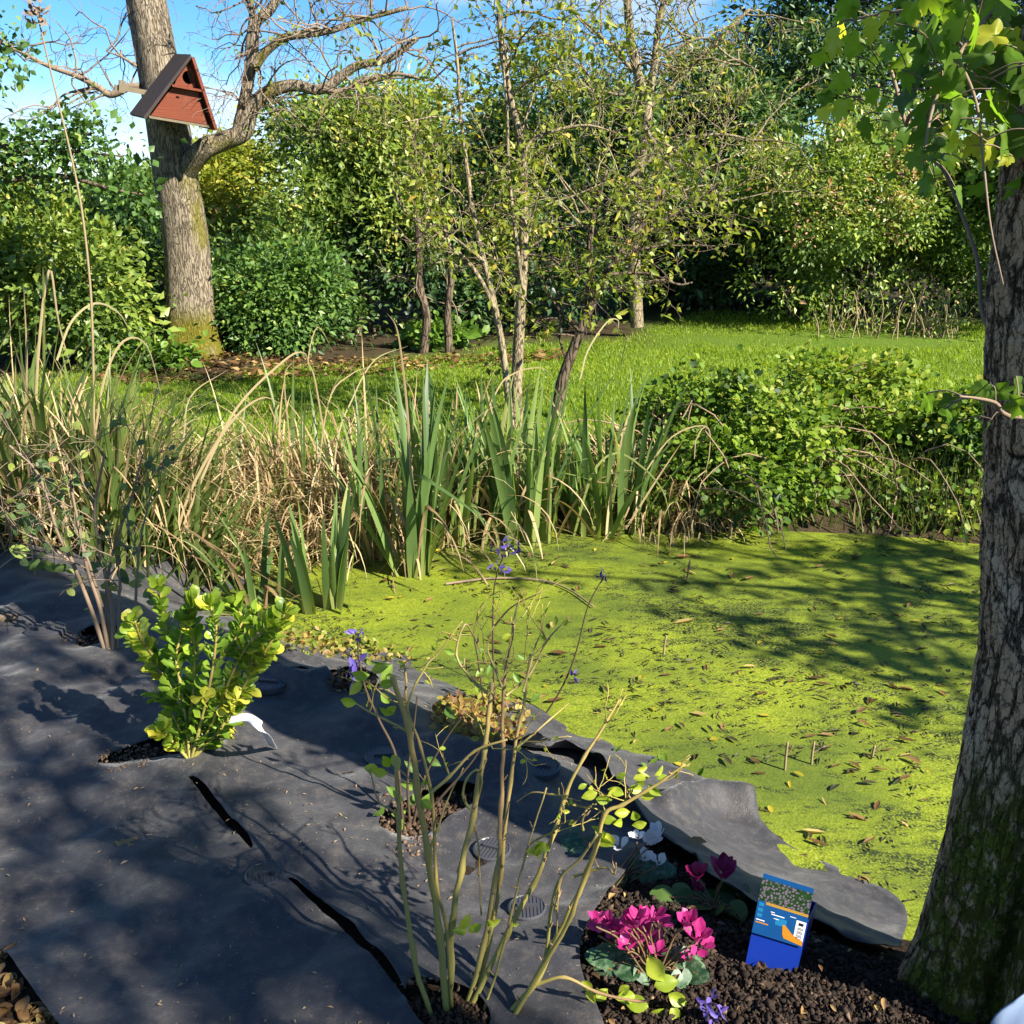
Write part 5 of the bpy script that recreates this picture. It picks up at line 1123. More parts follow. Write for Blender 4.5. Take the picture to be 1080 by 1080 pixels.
cyclamen('white flowered cyclamen with dark leaves at the edge of the membrane', (650, 930), [(653, 893), (684, 890, 1.2), (694, 882, 1.1), (679, 907), (694, 910, .9), (672, 884, .7)],
         [(605, 890), (612, 905), (628, 918), (640, 905), (655, 912), (668, 922), (690, 918, 1.1), (685, 930), (650, 930), (630, 935), (618, 895), (665, 900), (640, 890), (700, 925, .9), (606, 880, .8), (636, 940, .9)], M_wht, M_cycl, 191, .042, .068)
cyclamen('dark magenta cyclamen with two flowers in front of the membrane strip', (752, 965), [(735, 925, 1.25), (734, 938, .9), (763, 925, 1.5), (764, 918, 1.2)],
         [(700, 950), (715, 948), (725, 955), (740, 950), (752, 948), (765, 955), (780, 942), (790, 935, .9), (775, 965), (770, 975), (755, 970), (738, 965), (765, 940, .9), (782, 985, .9), (720, 940, .8)], M_mag, M_cyc2, 192, .044, .06)
cyclamen('bright pink cyclamen with many flowers and marbled leaves in front', (690, 1030), [(632, 982, 1.0), (640, 975, .9), (650, 985), (660, 990), (668, 975), (678, 972, 1.1), (688, 970, 1.1), (695, 975), (672, 990), (682, 988, 1.1), (662, 1000), (690, 995), (668, 1010, .9), (692, 1005, .9), (728, 975, 1.1), (735, 990, 1.3), (738, 998, 1.1), (726, 1012, .8), (722, 974, .9), (675, 1000), (645, 978, .8)],
         [(632, 1010), (640, 1022), (655, 1015), (670, 1022), (680, 1018), (705, 1015), (718, 1012), (730, 1022), (725, 1035), (712, 1040), (698, 1030), (680, 1035), (665, 1035), (735, 1045, .9), (640, 1008), (660, 1028), (718, 1050), (700, 1050)], M_pink, M_cycl, 193, .040, .058)
# small violet flower at the bottom edge
R = np.random.default_rng(195); c = gp(752, 1085); o = thing('violet_flower', 'small violet blue flower at the bottom edge right of the pink cyclamen', 'flower', c); m = MB()
q = catmull([c, c + np.array([0, 0, .03]), atY(750, 1062, c[1])], 4); tube(m, q, .003, 5); m.build('stem', M_dark, o); m = MB()
for x, y in [(745, 1058), (750, 1052), (756, 1060), (748, 1066), (755, 1070), (760, 1068), (744, 1068), (752, 1076)]: leaves(m, np.repeat(atY(x, y, c[1])[None], 3, 0), rdir(3, R) + np.array([0, -.3, .0]), rdir(3, R), .024, .012, 'oval', R.uniform(.5, 1, 3))
m.build('petals', M_viol, o)

# ================================================================== SMALL MADE THINGS
M_peg = plain_mat('peg_plastic', (.045, .045, .050, 1), .35, .5)
pegm = None
for k, (x, y, lab) in enumerate([(48, 664, 'round ribbed plastic fixing peg left of the twiggy shrub'), (283, 720, 'round plastic fixing peg beside the fold right of the evergreen'), (279, 923, 'round plastic fixing peg with a crossbar in the middle of the long slit'), (519, 896, 'round ribbed plastic fixing peg behind the bare stems'), (556, 958, 'round plastic fixing peg covered in crumbs near the flower bed'), (405, 798, 'round plastic fixing peg half hidden behind the left bare stem'), (571, 809, 'round plastic fixing peg at the top of the raised membrane arch')]):
    p = on_fab(x, y, .012); o = thing('fixing_peg', lab, 'peg', p, 'fixing pegs holding the membrane'); rad = 20.5 * mpp(p[1], 0) * 1.0
    m = MB(); K = 28; a = np.linspace(0, 2 * np.pi, K, endpoint=False); ring = lambda r, z: np.stack([p[0] + r * np.cos(a), p[1] + r * np.sin(a), np.full(K, p[2] + z)], 1)
    prof = [(rad, -.014), (rad, .004), (rad * .9, .007), (rad * .86, .004), (0.002, .004)]; V = np.vstack([ring(r, z) for r, z in prof]); F = np.concatenate([np.stack([i * K + np.arange(K), i * K + (np.arange(K) + 1) % K, (i + 1) * K + (np.arange(K) + 1) % K, (i + 1) * K + np.arange(K)], 1) for i in range(len(prof) - 1)]); m.add(V, F)
    m.build('disc', M_peg, o, smooth=False); m = MB()
    ang = R.uniform(-.4, .4); ca, sa = math.cos(ang), math.sin(ang)
    def bar(u, hl, w=.0022, h=.006, along=0):
        q = []
        for z in (.003, h):
            for du, dv in ((-w, -hl), (w, -hl), (w, hl), (-w, hl)):
                X_, Y_ = (u + du, dv) if not along else (dv, u + du); q.append(p + np.array([X_ * ca - Y_ * sa, X_ * sa + Y_ * ca, z]))
        m.add(np.array(q), np.array([(4, 5, 6, 7), (0, 1, 5, 4), (1, 2, 6, 5), (2, 3, 7, 6), (3, 0, 4, 7)]))
    for u in np.linspace(-.75, .75, 9): bar(u * rad, rad * math.sqrt(max(.05, .75 - u * u)))
    bar(0, rad * .5, .004, .012, 1); m.build('ribs', M_peg, o, smooth=False)
M_white = plain_mat('white_plastic', (.62, .62, .64, 1), .4, .4)
b = on_fab(252, 762); p0 = atY(250, 752, Y1 - .08); o = thing('plant_tag', 'curved blank white plastic plant label beside the evergreen', 'plant label', b); m = MB()
q = catmull([p0 - np.array([.02, 0, .02]), atY(262, 757, Y1 - .10), atY(277, 769, Y1 - .13), on_fab(288, 788, .012)], 6); T = norm(np.gradient(q, axis=0)); S = norm(np.cross(T, np.array([.25, -.55, .8]))); N = np.cross(S, T)
w = .0135; V = np.concatenate([q + S * w, q - S * w, q + S * w + N * .0012, q - S * w + N * .0012]); k = len(q); i = np.arange(k - 1)
m.add(V, np.concatenate([np.stack([i, i + 1, k + i + 1, k + i], 1), np.stack([2 * k + i, 3 * k + i, 3 * k + i + 1, 2 * k + i + 1], 1), np.stack([i, 2 * k + i, 2 * k + i + 1, i + 1], 1), np.stack([k + i, k + i + 1, 3 * k + i + 1, 3 * k + i], 1)])); m.build('strip', M_white, o)

# blue pot with its picture card
M_blue = plain_mat('blue_plastic', (.004, .022, .20, 1), .35, .5)
pb = gp(814, 1024); Yp = pb[1]
pot = thing('plant_pot', 'square blue plastic plant pot with a picture card, half sunk in the soil', 'plant pot', pb)
FL = atY(783, 1022, Yp); FR = atY(839, 1040, Yp - .005); TL = atY(798, 955, Yp + .012); TR = atY(853, 972, Yp + .012)
u_ = norm(TR - TL); up_ = norm((TL + TR) / 2 - (FL + FR) / 2); bk = np.cross(u_, up_); bk = bk if bk[1] > 0 else -bk; bk = norm(bk + u_ * .55)
TL = (TL + TR) / 2 - u_ * .062; TR = TL + u_ * .124; FL = (FL + FR) / 2 - u_ * .060; FR = FL + u_ * .12
FL, FR = FL - up_ * .03, FR - up_ * .03; dpt = .115
o8 = [FL, FR, FR + bk * dpt * .85, FL + bk * dpt * .85, TL, TR, TR + bk * dpt, TL + bk * dpt]
cin = np.mean(o8[4:], 0); i8 = [q + (cin - q) * .05 for q in o8[4:]] + [q + (np.mean(o8[:4], 0) - q) * .05 + up_ * .02 for q in o8[:4]]
m = MB(); m.add(np.array(o8 + i8), np.array([(0, 1, 5, 4), (1, 2, 6, 5), (2, 3, 7, 6), (3, 0, 4, 7), (3, 2, 1, 0), (4, 5, 9, 8), (5, 6, 10, 9), (6, 7, 11, 10), (7, 4, 8, 11), (8, 9, 13, 12), (9, 10, 14, 13), (10, 11, 15, 14), (11, 8, 12, 15), (12, 13, 14, 15)])); m.build('body', M_blue, pot, smooth=False)
# card: local (s,t) on its face, s right 0..1, t up 0..1
cw_, ch_ = .120, .148; cb = (TL + TR) / 2 - up_ * .062 - bk * .006; c0_ = cb - u_ * cw_ / 2; up2 = norm(up_ - bk * .05)
def card(mb, s0, s1, t0, t1, lift, shear=0, tint=.5):
    V = [c0_ + u_ * cw_ * s + up2 * ch_ * t - bk * lift for s, t in ((s0, t0), (s1, t0 + shear), (s1, t1 + shear), (s0, t1))]; mb.add(np.array(V), np.array([(0, 1, 2, 3)]), tint)
M_card = plain_mat('card_blue', (.004, .035, .13, 1), .3, .5, (.006, .07, .20, 1), 14)
cd = MB(); V = []
for lf in (.0, .0012): V += [c0_ + u_ * cw_ * s + up2 * ch_ * t - bk * lf for s, t in ((0, 0), (1, 0), (1, 1), (0, 1))]
cd.add(np.array(V), np.array([(4, 5, 6, 7), (0, 3, 2, 1), (0, 1, 5, 4), (1, 2, 6, 5), (2, 3, 7, 6), (3, 0, 4, 7)])); cardo = cd.build('picture_card', M_card, pot, smooth=False)
t = NT('card_photo'); v = t.coords(); vo = t.n('ShaderNodeTexVoronoi'); vo.inputs['Scale'].default_value = 160; t.l(v, vo.inputs['Vector']); n1 = t.noise(v, 45, 4, .6)
cc = t.mix(n1, (.004, .012, .006, 1), (.015, .05, .010, 1)); cc = t.mix(t.ramp(vo.outputs['Distance'], [(.25, (.75, .75, .75)), (.55, (0, 0, 0))]), cc, (.17, .12, .18, 1)); M_photo = t.done(t.bsdf(cc, .3, .5))
M_cy = plain_mat('card_cyan', (.012, .13, .27, 1), .3, .5); M_or = plain_mat('card_orange', (.38, .16, .015, 1), .3, .5); M_gold = plain_mat('card_gold', (.30, .17, .03, 1), .3, .5); M_ink = plain_mat('card_ink', (.01, .012, .02, 1), .4, .4)
for nm, mt, rects in [('photo_print', M_photo, [(0, 1, .56, .92, .0016)]), ('gold_band', M_gold, [(.16, 1, .515, .56, .0018)]), ('icon', M_cy, [(.03, .13, .47, .53, .0018)]), ('icon', M_cy, [(.03, .13, .38, .44, .0018)]), ('icon', M_cy, [(.03, .13, .29, .35, .0018)]), ('info_panel', M_cy, [(.40, .62, .24, .36, .0017)]), ('barcode_label', M_white, [(.80, .995, .10, .42, .0018)]),
                      ('barcode', M_ink, [(.84, .96, .12 + .022 * k, .12 + .022 * k + (.012 if k % 3 else .007), .0022) for k in range(9)] + [(.85, .95, .34, .39, .0022)]), ('text_lines', M_white, [(.03, .20, .235, .25, .0018), (.28, .36, .42, .432, .0018), (.30, .56, .385, .40, .0020), (.66, .78, .44, .45, .0018), (.36, .46, .33, .34, .0022)]), ('text_lines', M_or, [(.03, .28, .19, .21, .0018)])]:
    m = MB()
    for r_ in rects: card(m, *r_)
    m.build(nm, mt, cardo, smooth=False)
m = MB(); V = [c0_ + u_ * cw_ * s + up2 * ch_ * t_ - bk * .002 for s, t_ in ((.58, .12), (.62, .06), (.998, .02), (.998, .10), (.78, .16), (.60, .28), (.55, .27))]; m.add(np.array(V), np.array([(0, 1, 2, 3, 4, 5, 6)])); m.build('orange_flash', M_or, cardo, smooth=False)
# pale cloth corner at the bottom right
A_ = atY(1074, 1052, 1.41); M_ = atY(1049, 1084, 1.40); c = np.array([A_[0], 1.38, tz(A_[0], 1.38)])
o = thing('cloth', 'pale blue cloth corner against the trunk foot at bottom right', 'cloth', c); m = MB(); g = 16
le = catmull([A_, M_, M_ + np.array([-.004, -.01, -.10]), np.array([M_[0] + .0, 1.36, c[2] + .012])], 5); g0 = len(le); tt = np.linspace(0, 1, g)
V = le[:, None] + tt[None, :, None] * np.array([.26, .01, .015]); V[..., 1] += .014 * np.sin(tt[None] * 14 + np.arange(g0)[:, None] * .25); i, j = np.meshgrid(np.arange(g0 - 1), np.arange(g - 1), indexing='ij'); q0 = (i * g + j).ravel()
m.add(V.reshape(-1, 3), np.stack([q0, q0 + 1, q0 + g + 1, q0 + g], 1)); co = m.build('fabric', plain_mat('cloth_blue', (.15, .21, .32, 1), .8, .1, (.21, .27, .37, 1), 12), o); so = co.modifiers.new('thickness', 'SOLIDIFY'); so.thickness = .004

# ================================================================== FALLEN LEAVES ON THE DUCKWEED, each one an object
def leaf_mesh(seed, L, W, curl, shape='oval'):
    R = np.random.default_rng(seed); m = MB(); leaves(m, np.zeros((1, 3)), [1, 0, 0], [0, 0, 1], L, W, shape, R.random()); V = m.v[0]; V[:, 2] += curl * (V[:, 0] / L - .5) ** 2 * L + abs(V[:, 1]) * curl * .6 + .003; return m
protos = {}
def leaf_obj(kind, seed):
    if (kind, seed) not in protos:
        L, W, cu, mat = {'brown': (.062, .020, .25, M_deadleaf), 'dark': (.060, .022, .12, M_darkleaf), 'yellow': (.045, .024, .15, M_yelleaf), 'curled': (.095, .036, .5, M_deadleaf)}[kind]
        o = leaf_mesh(seed, L, W, cu).build('fallen_leaf', mat); protos[(kind, seed)] = o; return o
    c = protos[(kind, seed)].copy(); C.objects.link(c); return c
M_darkleaf = leaf_mat('leaf_rotten', [(0, (.022, .022, .010)), (.6, (.055, .045, .02)), (1, (.12, .085, .035))], .1, .5, .35); M_yelleaf = leaf_mat('leaf_yellow_fallen', [(0, (.30, .24, .02)), (1, (.45, .36, .04))], .3, .45, .3)
R = np.random.default_rng(210); pp = np.array(POND)
LAB = {'brown': 'narrow brown fallen leaf lying flat on the green duckweed', 'dark': 'dark rotten leaf half sunk in the green duckweed', 'yellow': 'small yellow fallen leaf on the green duckweed', 'curled': 'large curled dry leaf lying on the green duckweed'}
cnt = 0
for kind, n in (('brown', 120), ('dark', 85), ('yellow', 34), ('curled', 18)):
    k = 0
    while k < n:
        x, y = R.uniform(400, 1075), 560 + 400 * R.random() ** 1.25
        p = gpw(x, y); 
        if not inside(p[None, :2], POND)[0] or pond_sd([p[0]], [p[1]])[0] > -.06 or (x > 940 + .25 * (960 - y) and y > 640): continue
        o = leaf_obj(kind, int(R.integers(0, 5))); o.location = (p[0], p[1], WATER + .006); o.rotation_euler = (R.normal() * .12, R.normal() * .12, R.uniform(0, 6.28)); s = R.uniform(.55, 1.2); o.scale = (s, s * R.uniform(.6, 1.2), s)
        tag(o, LAB[kind], 'leaf', {'brown': 'narrow brown leaves on the duckweed', 'dark': 'dark rotten leaves on the duckweed', 'yellow': 'yellow leaves on the duckweed', 'curled': 'large curled leaves on the duckweed'}[kind]); k += 1
# fine leaf scraps in the weed: uncountable
R = np.random.default_rng(211); n = 15000; x = R.uniform(-1.6, 5, n); y = R.uniform(2.2, 6.2, n); P = np.stack([x, y], 1); dd = pond_sd(x, y); ok = (dd < -.02) & (fbm(x * 2.2, y * 3.2, seed=61) + .35 * fbm(x * 9, y * 9, seed=62) + .30 * np.exp(-((x - 2.2) / 1.0) ** 2) * np.exp(-((y - 4.6) / .9) ** 2) > .20 + .13 * R.normal(size=n)); P = P[ok]; n = len(P)
m = MB(); a = R.uniform(0, 6.28, n); leaves(m, np.column_stack([P, np.full(n, WATER + .007)]), np.stack([np.cos(a), np.sin(a), R.normal(0, .12, n)], 1), np.array([0, 0, 1]) + R.normal(0, .22, (n, 3)), .024 * R.lognormal(0, .5, n), .009, 'rhomb', np.clip(R.normal(.45, .3, n), 0, 1))
tag(m.build('leaf_scraps', M_darkleaf), 'fine dark leaf scraps scattered in the duckweed', 'leaf litter', kind='stuff')
for k, (x, y, h, lab) in enumerate([(828, 812, 30, 'green bare sprig standing up out of the duckweed in front of the trunk'), (856, 806, 24, 'greenish sprig just right of the other one in the duckweed'), (725, 612, 22, 'small dark twig poking up out of the far duckweed'), (700, 690, 20, 'small dry twig poking up out of the near duckweed'), (920, 800, 14, 'pale short stick standing in the duckweed near the trunk')]):
    b = gpw(x, y); o = thing('twig', lab, 'twig', b); m = MB(); q = catmull([b - np.array([0, 0, .03]), atY(x + 1, y - h * .5, b[1]), atY(x + 3, y - h, b[1])], 4); tube(m, q, [.005] * (len(q) - 1) + [.003], 5); twig(m, q[4], np.array([.6, 0, .5]), .05, .003, 0, R); m.build('stem', M_twigp if k != 2 else M_twig, o)
# a curved dead stem lying on the far duckweed, and a pebble by the far bank
b = gpw(560, 616); o = thing('fallen_reed', 'long curved dead reed lying on the duckweed beside the violet flower head', 'reed', b); m = MB(); q = catmull([gpw(470, 618), gpw(520, 612), gpw(570, 614), gpw(600, 624), gpw(626, 642)], 6) + np.array([0, 0, .012]); tube(m, q, np.linspace(.007, .004, len(q)), 6); m.build('stem', M_twig, o)
b = on_fab(128, 893, .004); m = MB(); leaves(m, b[None], [.3, 1, 0], [0, 0, 1], .075, .07, 'maple', .85); o = tag(m.build('fallen_leaf', M_deadleaf, loc=b), 'pale tan lobed leaf lying on the black membrane', 'leaf')
b = on_fab(725, 886, .022); m = MB(); leaves(m, b[None], [1, -.2, .1], [0, -.3, 1], .055, .03, 'oval', .8); tag(m.build('fallen_leaf', M_deadleaf, loc=b), 'tan leaf lying on the membrane beside the curled lip', 'leaf')
b = on_fab(4, 652, .012); m = MB(); q = np.array([b + np.array([-.06, 0, .005]), b, b + np.array([.05, .01, .004])]); tube(m, q, [.018, .022, .010], 8); tag(m.build('wood_scrap', B_BROWN, loc=b), 'brown scrap of bark on the membrane at the left frame edge', 'wood')

# ================================================================== RIGHT FOREGROUND TRUNK
R = np.random.default_rng(230); bT = np.array([1.152, 1.86, 0.]); bT[2] = tz(bT[0], bT[1]) - .06
ft = thing('maple_tree', 'big rough barked mossy trunk of the foreground tree at right', 'tree', bT)
zz = np.concatenate([np.linspace(-.02, 1.95, 470), np.linspace(1.98, 4.2, 70)]); aa = np.radians(np.concatenate([np.linspace(125, 315, 270), np.linspace(318, 482, 40)])); nz, na = len(zz), len(aa)
Zm, Am = np.meshgrid(zz, aa, indexing='ij')
rad = np.interp(zz, [0, .08, .2, .4, .6, .8, 1.2, 1.6, 4.2], [.275, .252, .232, .216, .210, .212, .222, .235, .23])[:, None]
but = np.exp(-((np.angle(np.exp(1j * (Am - math.radians(192)))) / .55) ** 2)) * np.interp(Zm, [0, .25, .5, .9], [.065, .036, .014, 0]) + np.exp(-((np.angle(np.exp(1j * (Am - math.radians(258)))) / .5) ** 2)) * np.interp(Zm, [0, .5, 1.1], [.12, .07, 0])
groove = -np.exp(-((np.angle(np.exp(1j * (Am - math.radians(224) - (Zm - .3) * .25))) / .085) ** 2)) * np.interp(Zm, [0, .15, .6, .95], [.03, .06, .045, 0])
cx_, cy_ = np.cos(Am), np.sin(Am)
def worley(u, v, seed):
    """distance between the two nearest jittered cell points, and the id of the nearest"""
    iu, iv = np.floor(u).astype(np.int64), np.floor(v).astype(np.int64); f1 = np.full(u.shape, 9.); f2 = f1.copy(); idn = np.zeros(u.shape)
    for du in (-1, 0, 1):
        for dv in (-1, 0, 1):
            a_, b_ = iu + du, iv + dv; z0 = a_ * 0; d = np.hypot(a_ + .1 + .8 * _h(a_, b_, z0, seed) - u, b_ + .1 + .8 * _h(a_, b_, z0, seed + 1) - v)
            near = d < f1; f2 = np.where(near, f1, np.minimum(f2, d)); idn = np.where(near, _h(a_, b_, z0, seed + 2), idn); f1 = np.where(near, d, f1)
    return f2 - f1, idn
ul = Am * .24; w1, w2 = fbm(cx_ * 7, cy_ * 7, Zm * 7, 4, seed=75), fbm(cx_ * 7 + 9, cy_ * 7, Zm * 7, 4, seed=76)
w3 = fbm(cx_ * 24, cy_ * 24, Zm * 16, 3, seed=83)
hr = lambda f, fz_, wv, sd: np.abs(vnoise(ul / f + wv, Zm * fz_, 0 * Zm, sd))
v1 = sstep(0, .15, hr(.024, 3.4, 1.1 * w1 + .35 * w3, 72)); v2 = sstep(0, .16, hr(.013, 7.0, .9 * w2 + .3 * w3, 73)); h1 = sstep(0, .16, hr(.045, 24, .8 * w1, 74) + .10 * w3)
_, id1 = worley((ul + .014 * w1) / .022, (Zm + .03 * w2) / .05, 5)
up_f = sstep(.55, 1.0, Zm)                                   # the upper bark breaks into plates, the foot is fibrous
crack = v1 * (.45 + .55 * v2); crack = crack * (1 - up_f * .45 * (1 - h1))
disp = .007 * (crack - 1) + .004 * (id1 - .5) * up_f + .0045 * w3 + .002 * fbm(cx_ * 90, cy_ * 90, Zm * 60, 2, seed=85)
rr = rad + but + groove + disp
tintb = crack * (.72 + .28 * id1)
lx = np.interp(zz, [0, .5, .9, 1.6, 4.2], [0, -.003, .006, -.050, -.06])[:, None]
Vx = np.stack([bT[0] + lx + rr * cx_, bT[1] + rr * cy_, bT[2] + Zm], -1).reshape(-1, 3)
i, j = np.meshgrid(np.arange(nz - 1), np.arange(na), indexing='ij'); q = np.stack([i * na + j, i * na + (j + 1) % na, (i + 1) * na + (j + 1) % na, (i + 1) * na + j], -1).reshape(-1, 4)
m = MB(); m.add(Vx, q, tintb.ravel())
dang = np.angle(np.exp(1j * (Am - math.radians(208))))
moss = np.clip(sstep(.75, .25, np.abs(dang)) * sstep(.85, .45, Zm) * (1.7 + 1.0 * fbm(cx_ * 6, cy_ * 6, Zm * 6, seed=78)) - .15, 0, 1).ravel()
t = NT('bark_maple'); v = t.coords((1, 1, .3)); n1 = t.noise(v, 48, 6, .7); n2 = t.noise(t.coords(), 6, 5, .6); n3 = t.noise(t.coords(), 150, 4, .7)
def bark_edge(sc_, st_, wamp, lo_, hi_):
    vv = t.coords((1, 1, st_)); wn_ = t.n('ShaderNodeTexNoise'); wn_.inputs['Scale'].default_value = sc_ * .9; wn_.inputs['Detail'].default_value = 6; wn_.inputs['Roughness'].default_value = .7; t.l(vv, wn_.inputs['Vector'])
    ad = t.n('ShaderNodeMixRGB', blend_type='LINEAR_LIGHT'); ad.inputs['Fac'].default_value = wamp; t.l(vv, ad.inputs['Color1']); t.l(wn_.outputs['Color'], ad.inputs['Color2'])
    vo_ = t.n('ShaderNodeTexVoronoi', feature='DISTANCE_TO_EDGE'); vo_.inputs['Scale'].default_value = sc_; t.l(ad.outputs['Color'], vo_.inputs['Vector'])
    return t.ramp(vo_.outputs['Distance'], [(lo_, (0, 0, 0)), (hi_, (1, 1, 1))])
eg1 = bark_edge(24, .32, .030, .0, .085); eg2 = bark_edge(60, .5, .014, .0, .05)
c = t.mix(n1, (.25, .16, .09, 1), (.70, .48, .28, 1)); c = t.mix(t.ramp(n2, [(.48, (0, 0, 0)), (.66, (.7, .7, .7))]), c, (.60, .48, .33, 1)); c = t.mix(eg2, (.24, .17, .11, 1), c); c = t.mix(eg1, (.035, .024, .016, 1), c)
c = t.mix(t.ramp(t.attr('tint'), [(.04, (1, 1, 1)), (.2, (.3, .3, .3)), (.4, (0, 0, 0))]), c, (.028, .020, .013, 1))
mossc = t.mix(n3, (.03, .042, .006, 1), (.15, .18, .02, 1)); mf = t.n('ShaderNodeMath', operation='MULTIPLY'); t.l(t.attr('moss'), mf.inputs[0]); t.l(t.ramp(t.noise(t.coords(), 28, 5, .65), [(.28, (0, 0, 0)), (.50, (1, 1, 1))]), mf.inputs[1]); c = t.mix(mf.outputs[0], c, mossc)
hh = t.n('ShaderNodeMath', operation='MULTIPLY_ADD'); t.l(eg1, hh.inputs[0]); hh.inputs[1].default_value = 1.6; h2 = t.n('ShaderNodeMath', operation='ADD'); t.l(n3, h2.inputs[0]); t.l(eg2, h2.inputs[1]); t.l(h2.outputs[0], hh.inputs[2])
M_mb = t.done(t.bsdf(c, .9, .15, t.bump(hh.outputs[0], 1.0, .008))); m.build('trunk', M_mb, ft, extra={'moss': moss})
M_maple = leaf_mat('leaf_maple', [(0, (.05, .10, .025)), (.5, (.13, .23, .022)), (.85, (.25, .36, .028)), (1, (.42, .43, .04))], .6, .4, .4, 1.4)
m = MB(); ml = MB()
def spray(L, Y, r, lfs, size=.095):
    lfs = list(lfs) + [(x + R.normal() * 24, y + R.normal() * 22, s * R.uniform(.7, 1), np.clip(tn + R.normal() * .2, 0, 1)) for x, y, s, tn in list(lfs) * (2 if len(lfs) > 9 else 1)]; size = size * .68
    if L[0][0] > 1045: L = [(1190, L[0][1] - 10)] + list(L); Y = np.concatenate([[1.86], Y])
    q = catmull(pxs(L, Y), 5); tube(m, q, np.linspace(r, r * .35, len(q)), 6)
    for x, y, s, tn in lfs:
        p = atY(x, y, (Y if np.isscalar(Y) else np.mean(Y)) + R.normal() * .07); k = np.argmin(np.linalg.norm(q - p, axis=1)); d = norm(np.array([R.normal() * .7, R.normal() * .4, -.75 + R.normal() * .35])); base = p - d * size * s * .35
        pq = base + (q[k] - base) * min(1, .07 / (np.linalg.norm(q[k] - base) + 1e-6)); tube(m, catmull([pq, (pq + base) / 2 + np.array([0, 0, .008]), base], 3), .0013, 4); leaves(ml, base[None], d[None], norm(np.array([R.normal() * .7, -.7, .4]) + R.normal(size=3) * .45)[None], size * s, size * s * R.uniform(.8, 1.05), 'maple%d' % R.integers(0, 4), np.clip(tn + R.normal() * .12, 0, 1))
spray([(1120, -40), (1050, 10), (1010, 60), (985, 110), (975, 160)], np.linspace(1.9, 1.75, 5), .006, [(x, y, s, tn) for x, y, s, tn in [(1035, 20, 1.1, .5), (1010, 25, 1, .6), (1000, 55, 1.1, .4), (1040, 60, 1, .6), (1025, 85, 1.1, .35), (990, 75, .9, .15), (1065, 75, 1.1, .45), (1005, 105, 1, .3), (1045, 110, 1., .5), (1070, 115, 1.1, .5), (1060, 140, 1., .6), (985, 130, .8, .1), (1030, 150, .9, .98), (1045, 165, .7, .95), (1062, 168, .5, .9), (1015, 130, .9, .3), (1072, 30, 1., .4), (1055, -5, 1, .5), (980, 40, .9, .2), (1020, 0, 1, .5), (1075, 195, .9, .5), (1050, 35, .9, .9), (1078, 150, 1., .45), (970, 60, .8, .1), (1085, 90, 1.1, .5), (1030, 45, 1, .4), (1005, 85, 1., .5)]])
spray([(1130, 60), (1010, 90), (962, 120), (955, 130), (940, 75), (925, 60), (900, 80)], np.linspace(2.2, 2.6, 7), .007, [(955, 140, 1, .4), (975, 145, 1.1, .35), (990, 150, .9, .5), (965, 165, .9, .4), (985, 175, .8, .3), (930, 58, 1, .5), (905, 70, .9, .6), (950, 68, .8, .4), (888, 85, .8, .7), (870, 115, .8, .85), (875, 95, .7, .6), (860, 100, .7, .7), (892, 110, .7, .75), (940, 125, .8, .3), (978, 190, .7, .3)], .095)
spray([(1110, -60), (1000, 0), (930, 15), (890, 22)], np.linspace(2.2, 2.6, 4), .008, [(885, 25, .9, .7), (878, 40, .9, .75), (890, 15, .7, .6), (895, 5, .9, .6), (935, 18, 1, .85), (945, 25, .8, .9), (960, 10, .8, .6), (920, 20, .5, .6)], .095)
spray([(1075, 440), (1050, 425), (1030, 420), (1012, 418)], np.linspace(1.68, 1.62, 4), .005, [(1000, 425, .9, .15), (998, 440, .9, .05), (1008, 452, .7, .05), (1055, 415, 1, .35), (1074, 428, .9, .5), (1078, 418, .8, .45)], .075)
spray([(1050, 350), (1030, 270), (1000, 190), (985, 170)], np.linspace(2.0, 2.3, 4), .006, [(980, 165, .6, .3)], .07)
spray([(1010, 60), (1030, 110), (1038, 180), (1045, 240), (1058, 300)], np.linspace(1.82, 1.66, 5), .003, [], .07)
m.build('branches', M_twig, ft); ml.build('foliage', M_maple, ft)

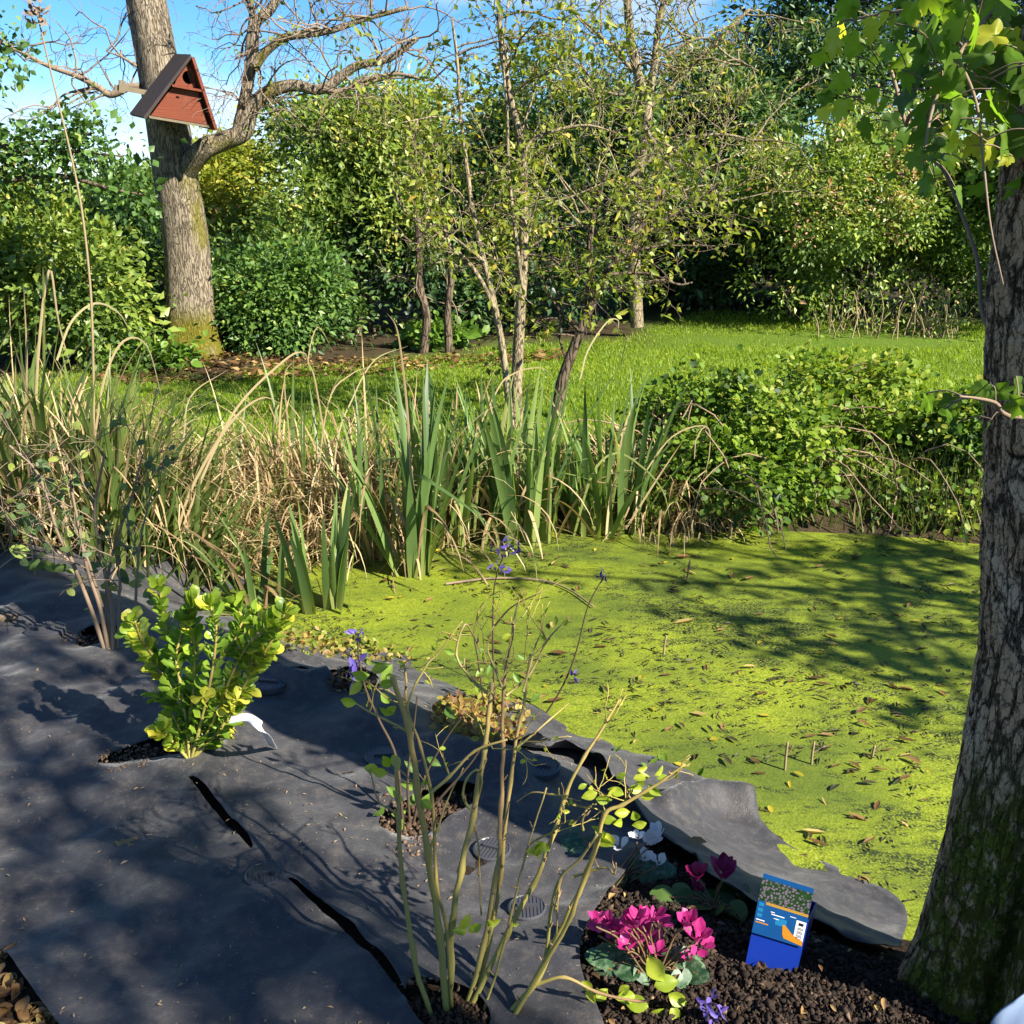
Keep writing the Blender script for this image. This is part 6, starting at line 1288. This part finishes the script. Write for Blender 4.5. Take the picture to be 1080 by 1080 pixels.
# ================================================================== TREES BEHIND THE CAMERA THAT SHADE THE PLACE
M_shade = M_mid
def shade_tree(label, base, crown, seed, L=.10, dens=.6):
    R = np.random.default_rng(seed); base = np.array(base, float); o = thing('garden_tree', label, 'tree', base)
    m = MB(); top = np.mean([c[0] for c in crown], 0); P = catmull([base - np.array([0, 0, .1]), base * .6 + np.array([top[0], top[1], top[2]]) * .4 * np.array([1, 1, .8]), top], 8); tube(m, P, np.linspace(.16, .05, len(P)), 10); ml = MB()
    for c, r, n in crown:
        c = np.array(c); i = R.integers(len(P) // 2, len(P)); q = catmull([P[i], (P[i] + c) / 2 + R.normal(size=3) * .1, c], 5); tube(m, q, np.linspace(.03, .010, len(q)), 6)
        for k in range(6): twig(m, q[R.integers(4, len(q))], R.normal(size=3), max(r) * .9, .008, 1, R, 0, .3, .8, 3)
        cloud(ml, [(c, r)], max(3, int(n * dens)), 16, L, L * .6, .2, R, shell=.9)
    m.build('trunk', B_BROWN, o); ml.build('foliage', M_shade, o)
def up(px, py, dist, dz=0): p = gp(px, py); return p + SUN * dist
crown = []
for px, py, dist, r, n in [(30, 900, 7.0, (.30, .3, .14), 22), (150, 960, 7.2, (.26, .3, .13), 20), (250, 1000, 7.2, (.22, .25, .13), 16), (60, 760, 7.5, (.25, .25, .12), 14), (330, 1060, 7.2, (.2, .2, .12), 13), (-20, 700, 7.6, (.3, .25, .14), 16), (100, 1080, 6.8, (.2, .15, .1), 7), (220, 890, 7.2, (.12, .12, .08), 5)]:
    crown.append((up(px, py, dist), r, n))
shade_tree('garden tree behind the viewer whose crown shades the near membrane', (4.6, -1.4, 0), crown, 301, dens=.36)
crown = []
for px, py, dist, r, n in [(690, 588, 6.4, (.55, .07, .06), 12), (860, 596, 6.4, (.7, .07, .06), 15), (1010, 606, 6.4, (.5, .08, .07), 11), (720, 630, 6.2, (.7, .07, .06), 14), (900, 645, 6.2, (.7, .06, .05), 14), (640, 662, 6.4, (.5, .05, .05), 8), (820, 682, 6.1, (.8, .06, .06), 15), (1000, 690, 6.0, (.35, .07, .05), 7), (720, 712, 6.0, (.5, .05, .05), 8), (900, 730, 6.0, (.6, .06, .05), 12), (780, 762, 6.0, (.6, .06, .05), 12), (940, 786, 5.8, (.3, .05, .05), 6), (690, 742, 6., (.3, .05, .05), 5), (860, 838, 5.7, (.3, .04, .04), 5), (1040, 300, 6.0, (.3, .3, .3), 8), (480, 625, 6.4, (.4, .06, .05), 6)]:
    crown.append((up(px, py, dist), r, n))
shade_tree('garden tree right of the viewer whose crown shades the pond', (5.9, 1.5, 0), crown, 302, dens=.42)
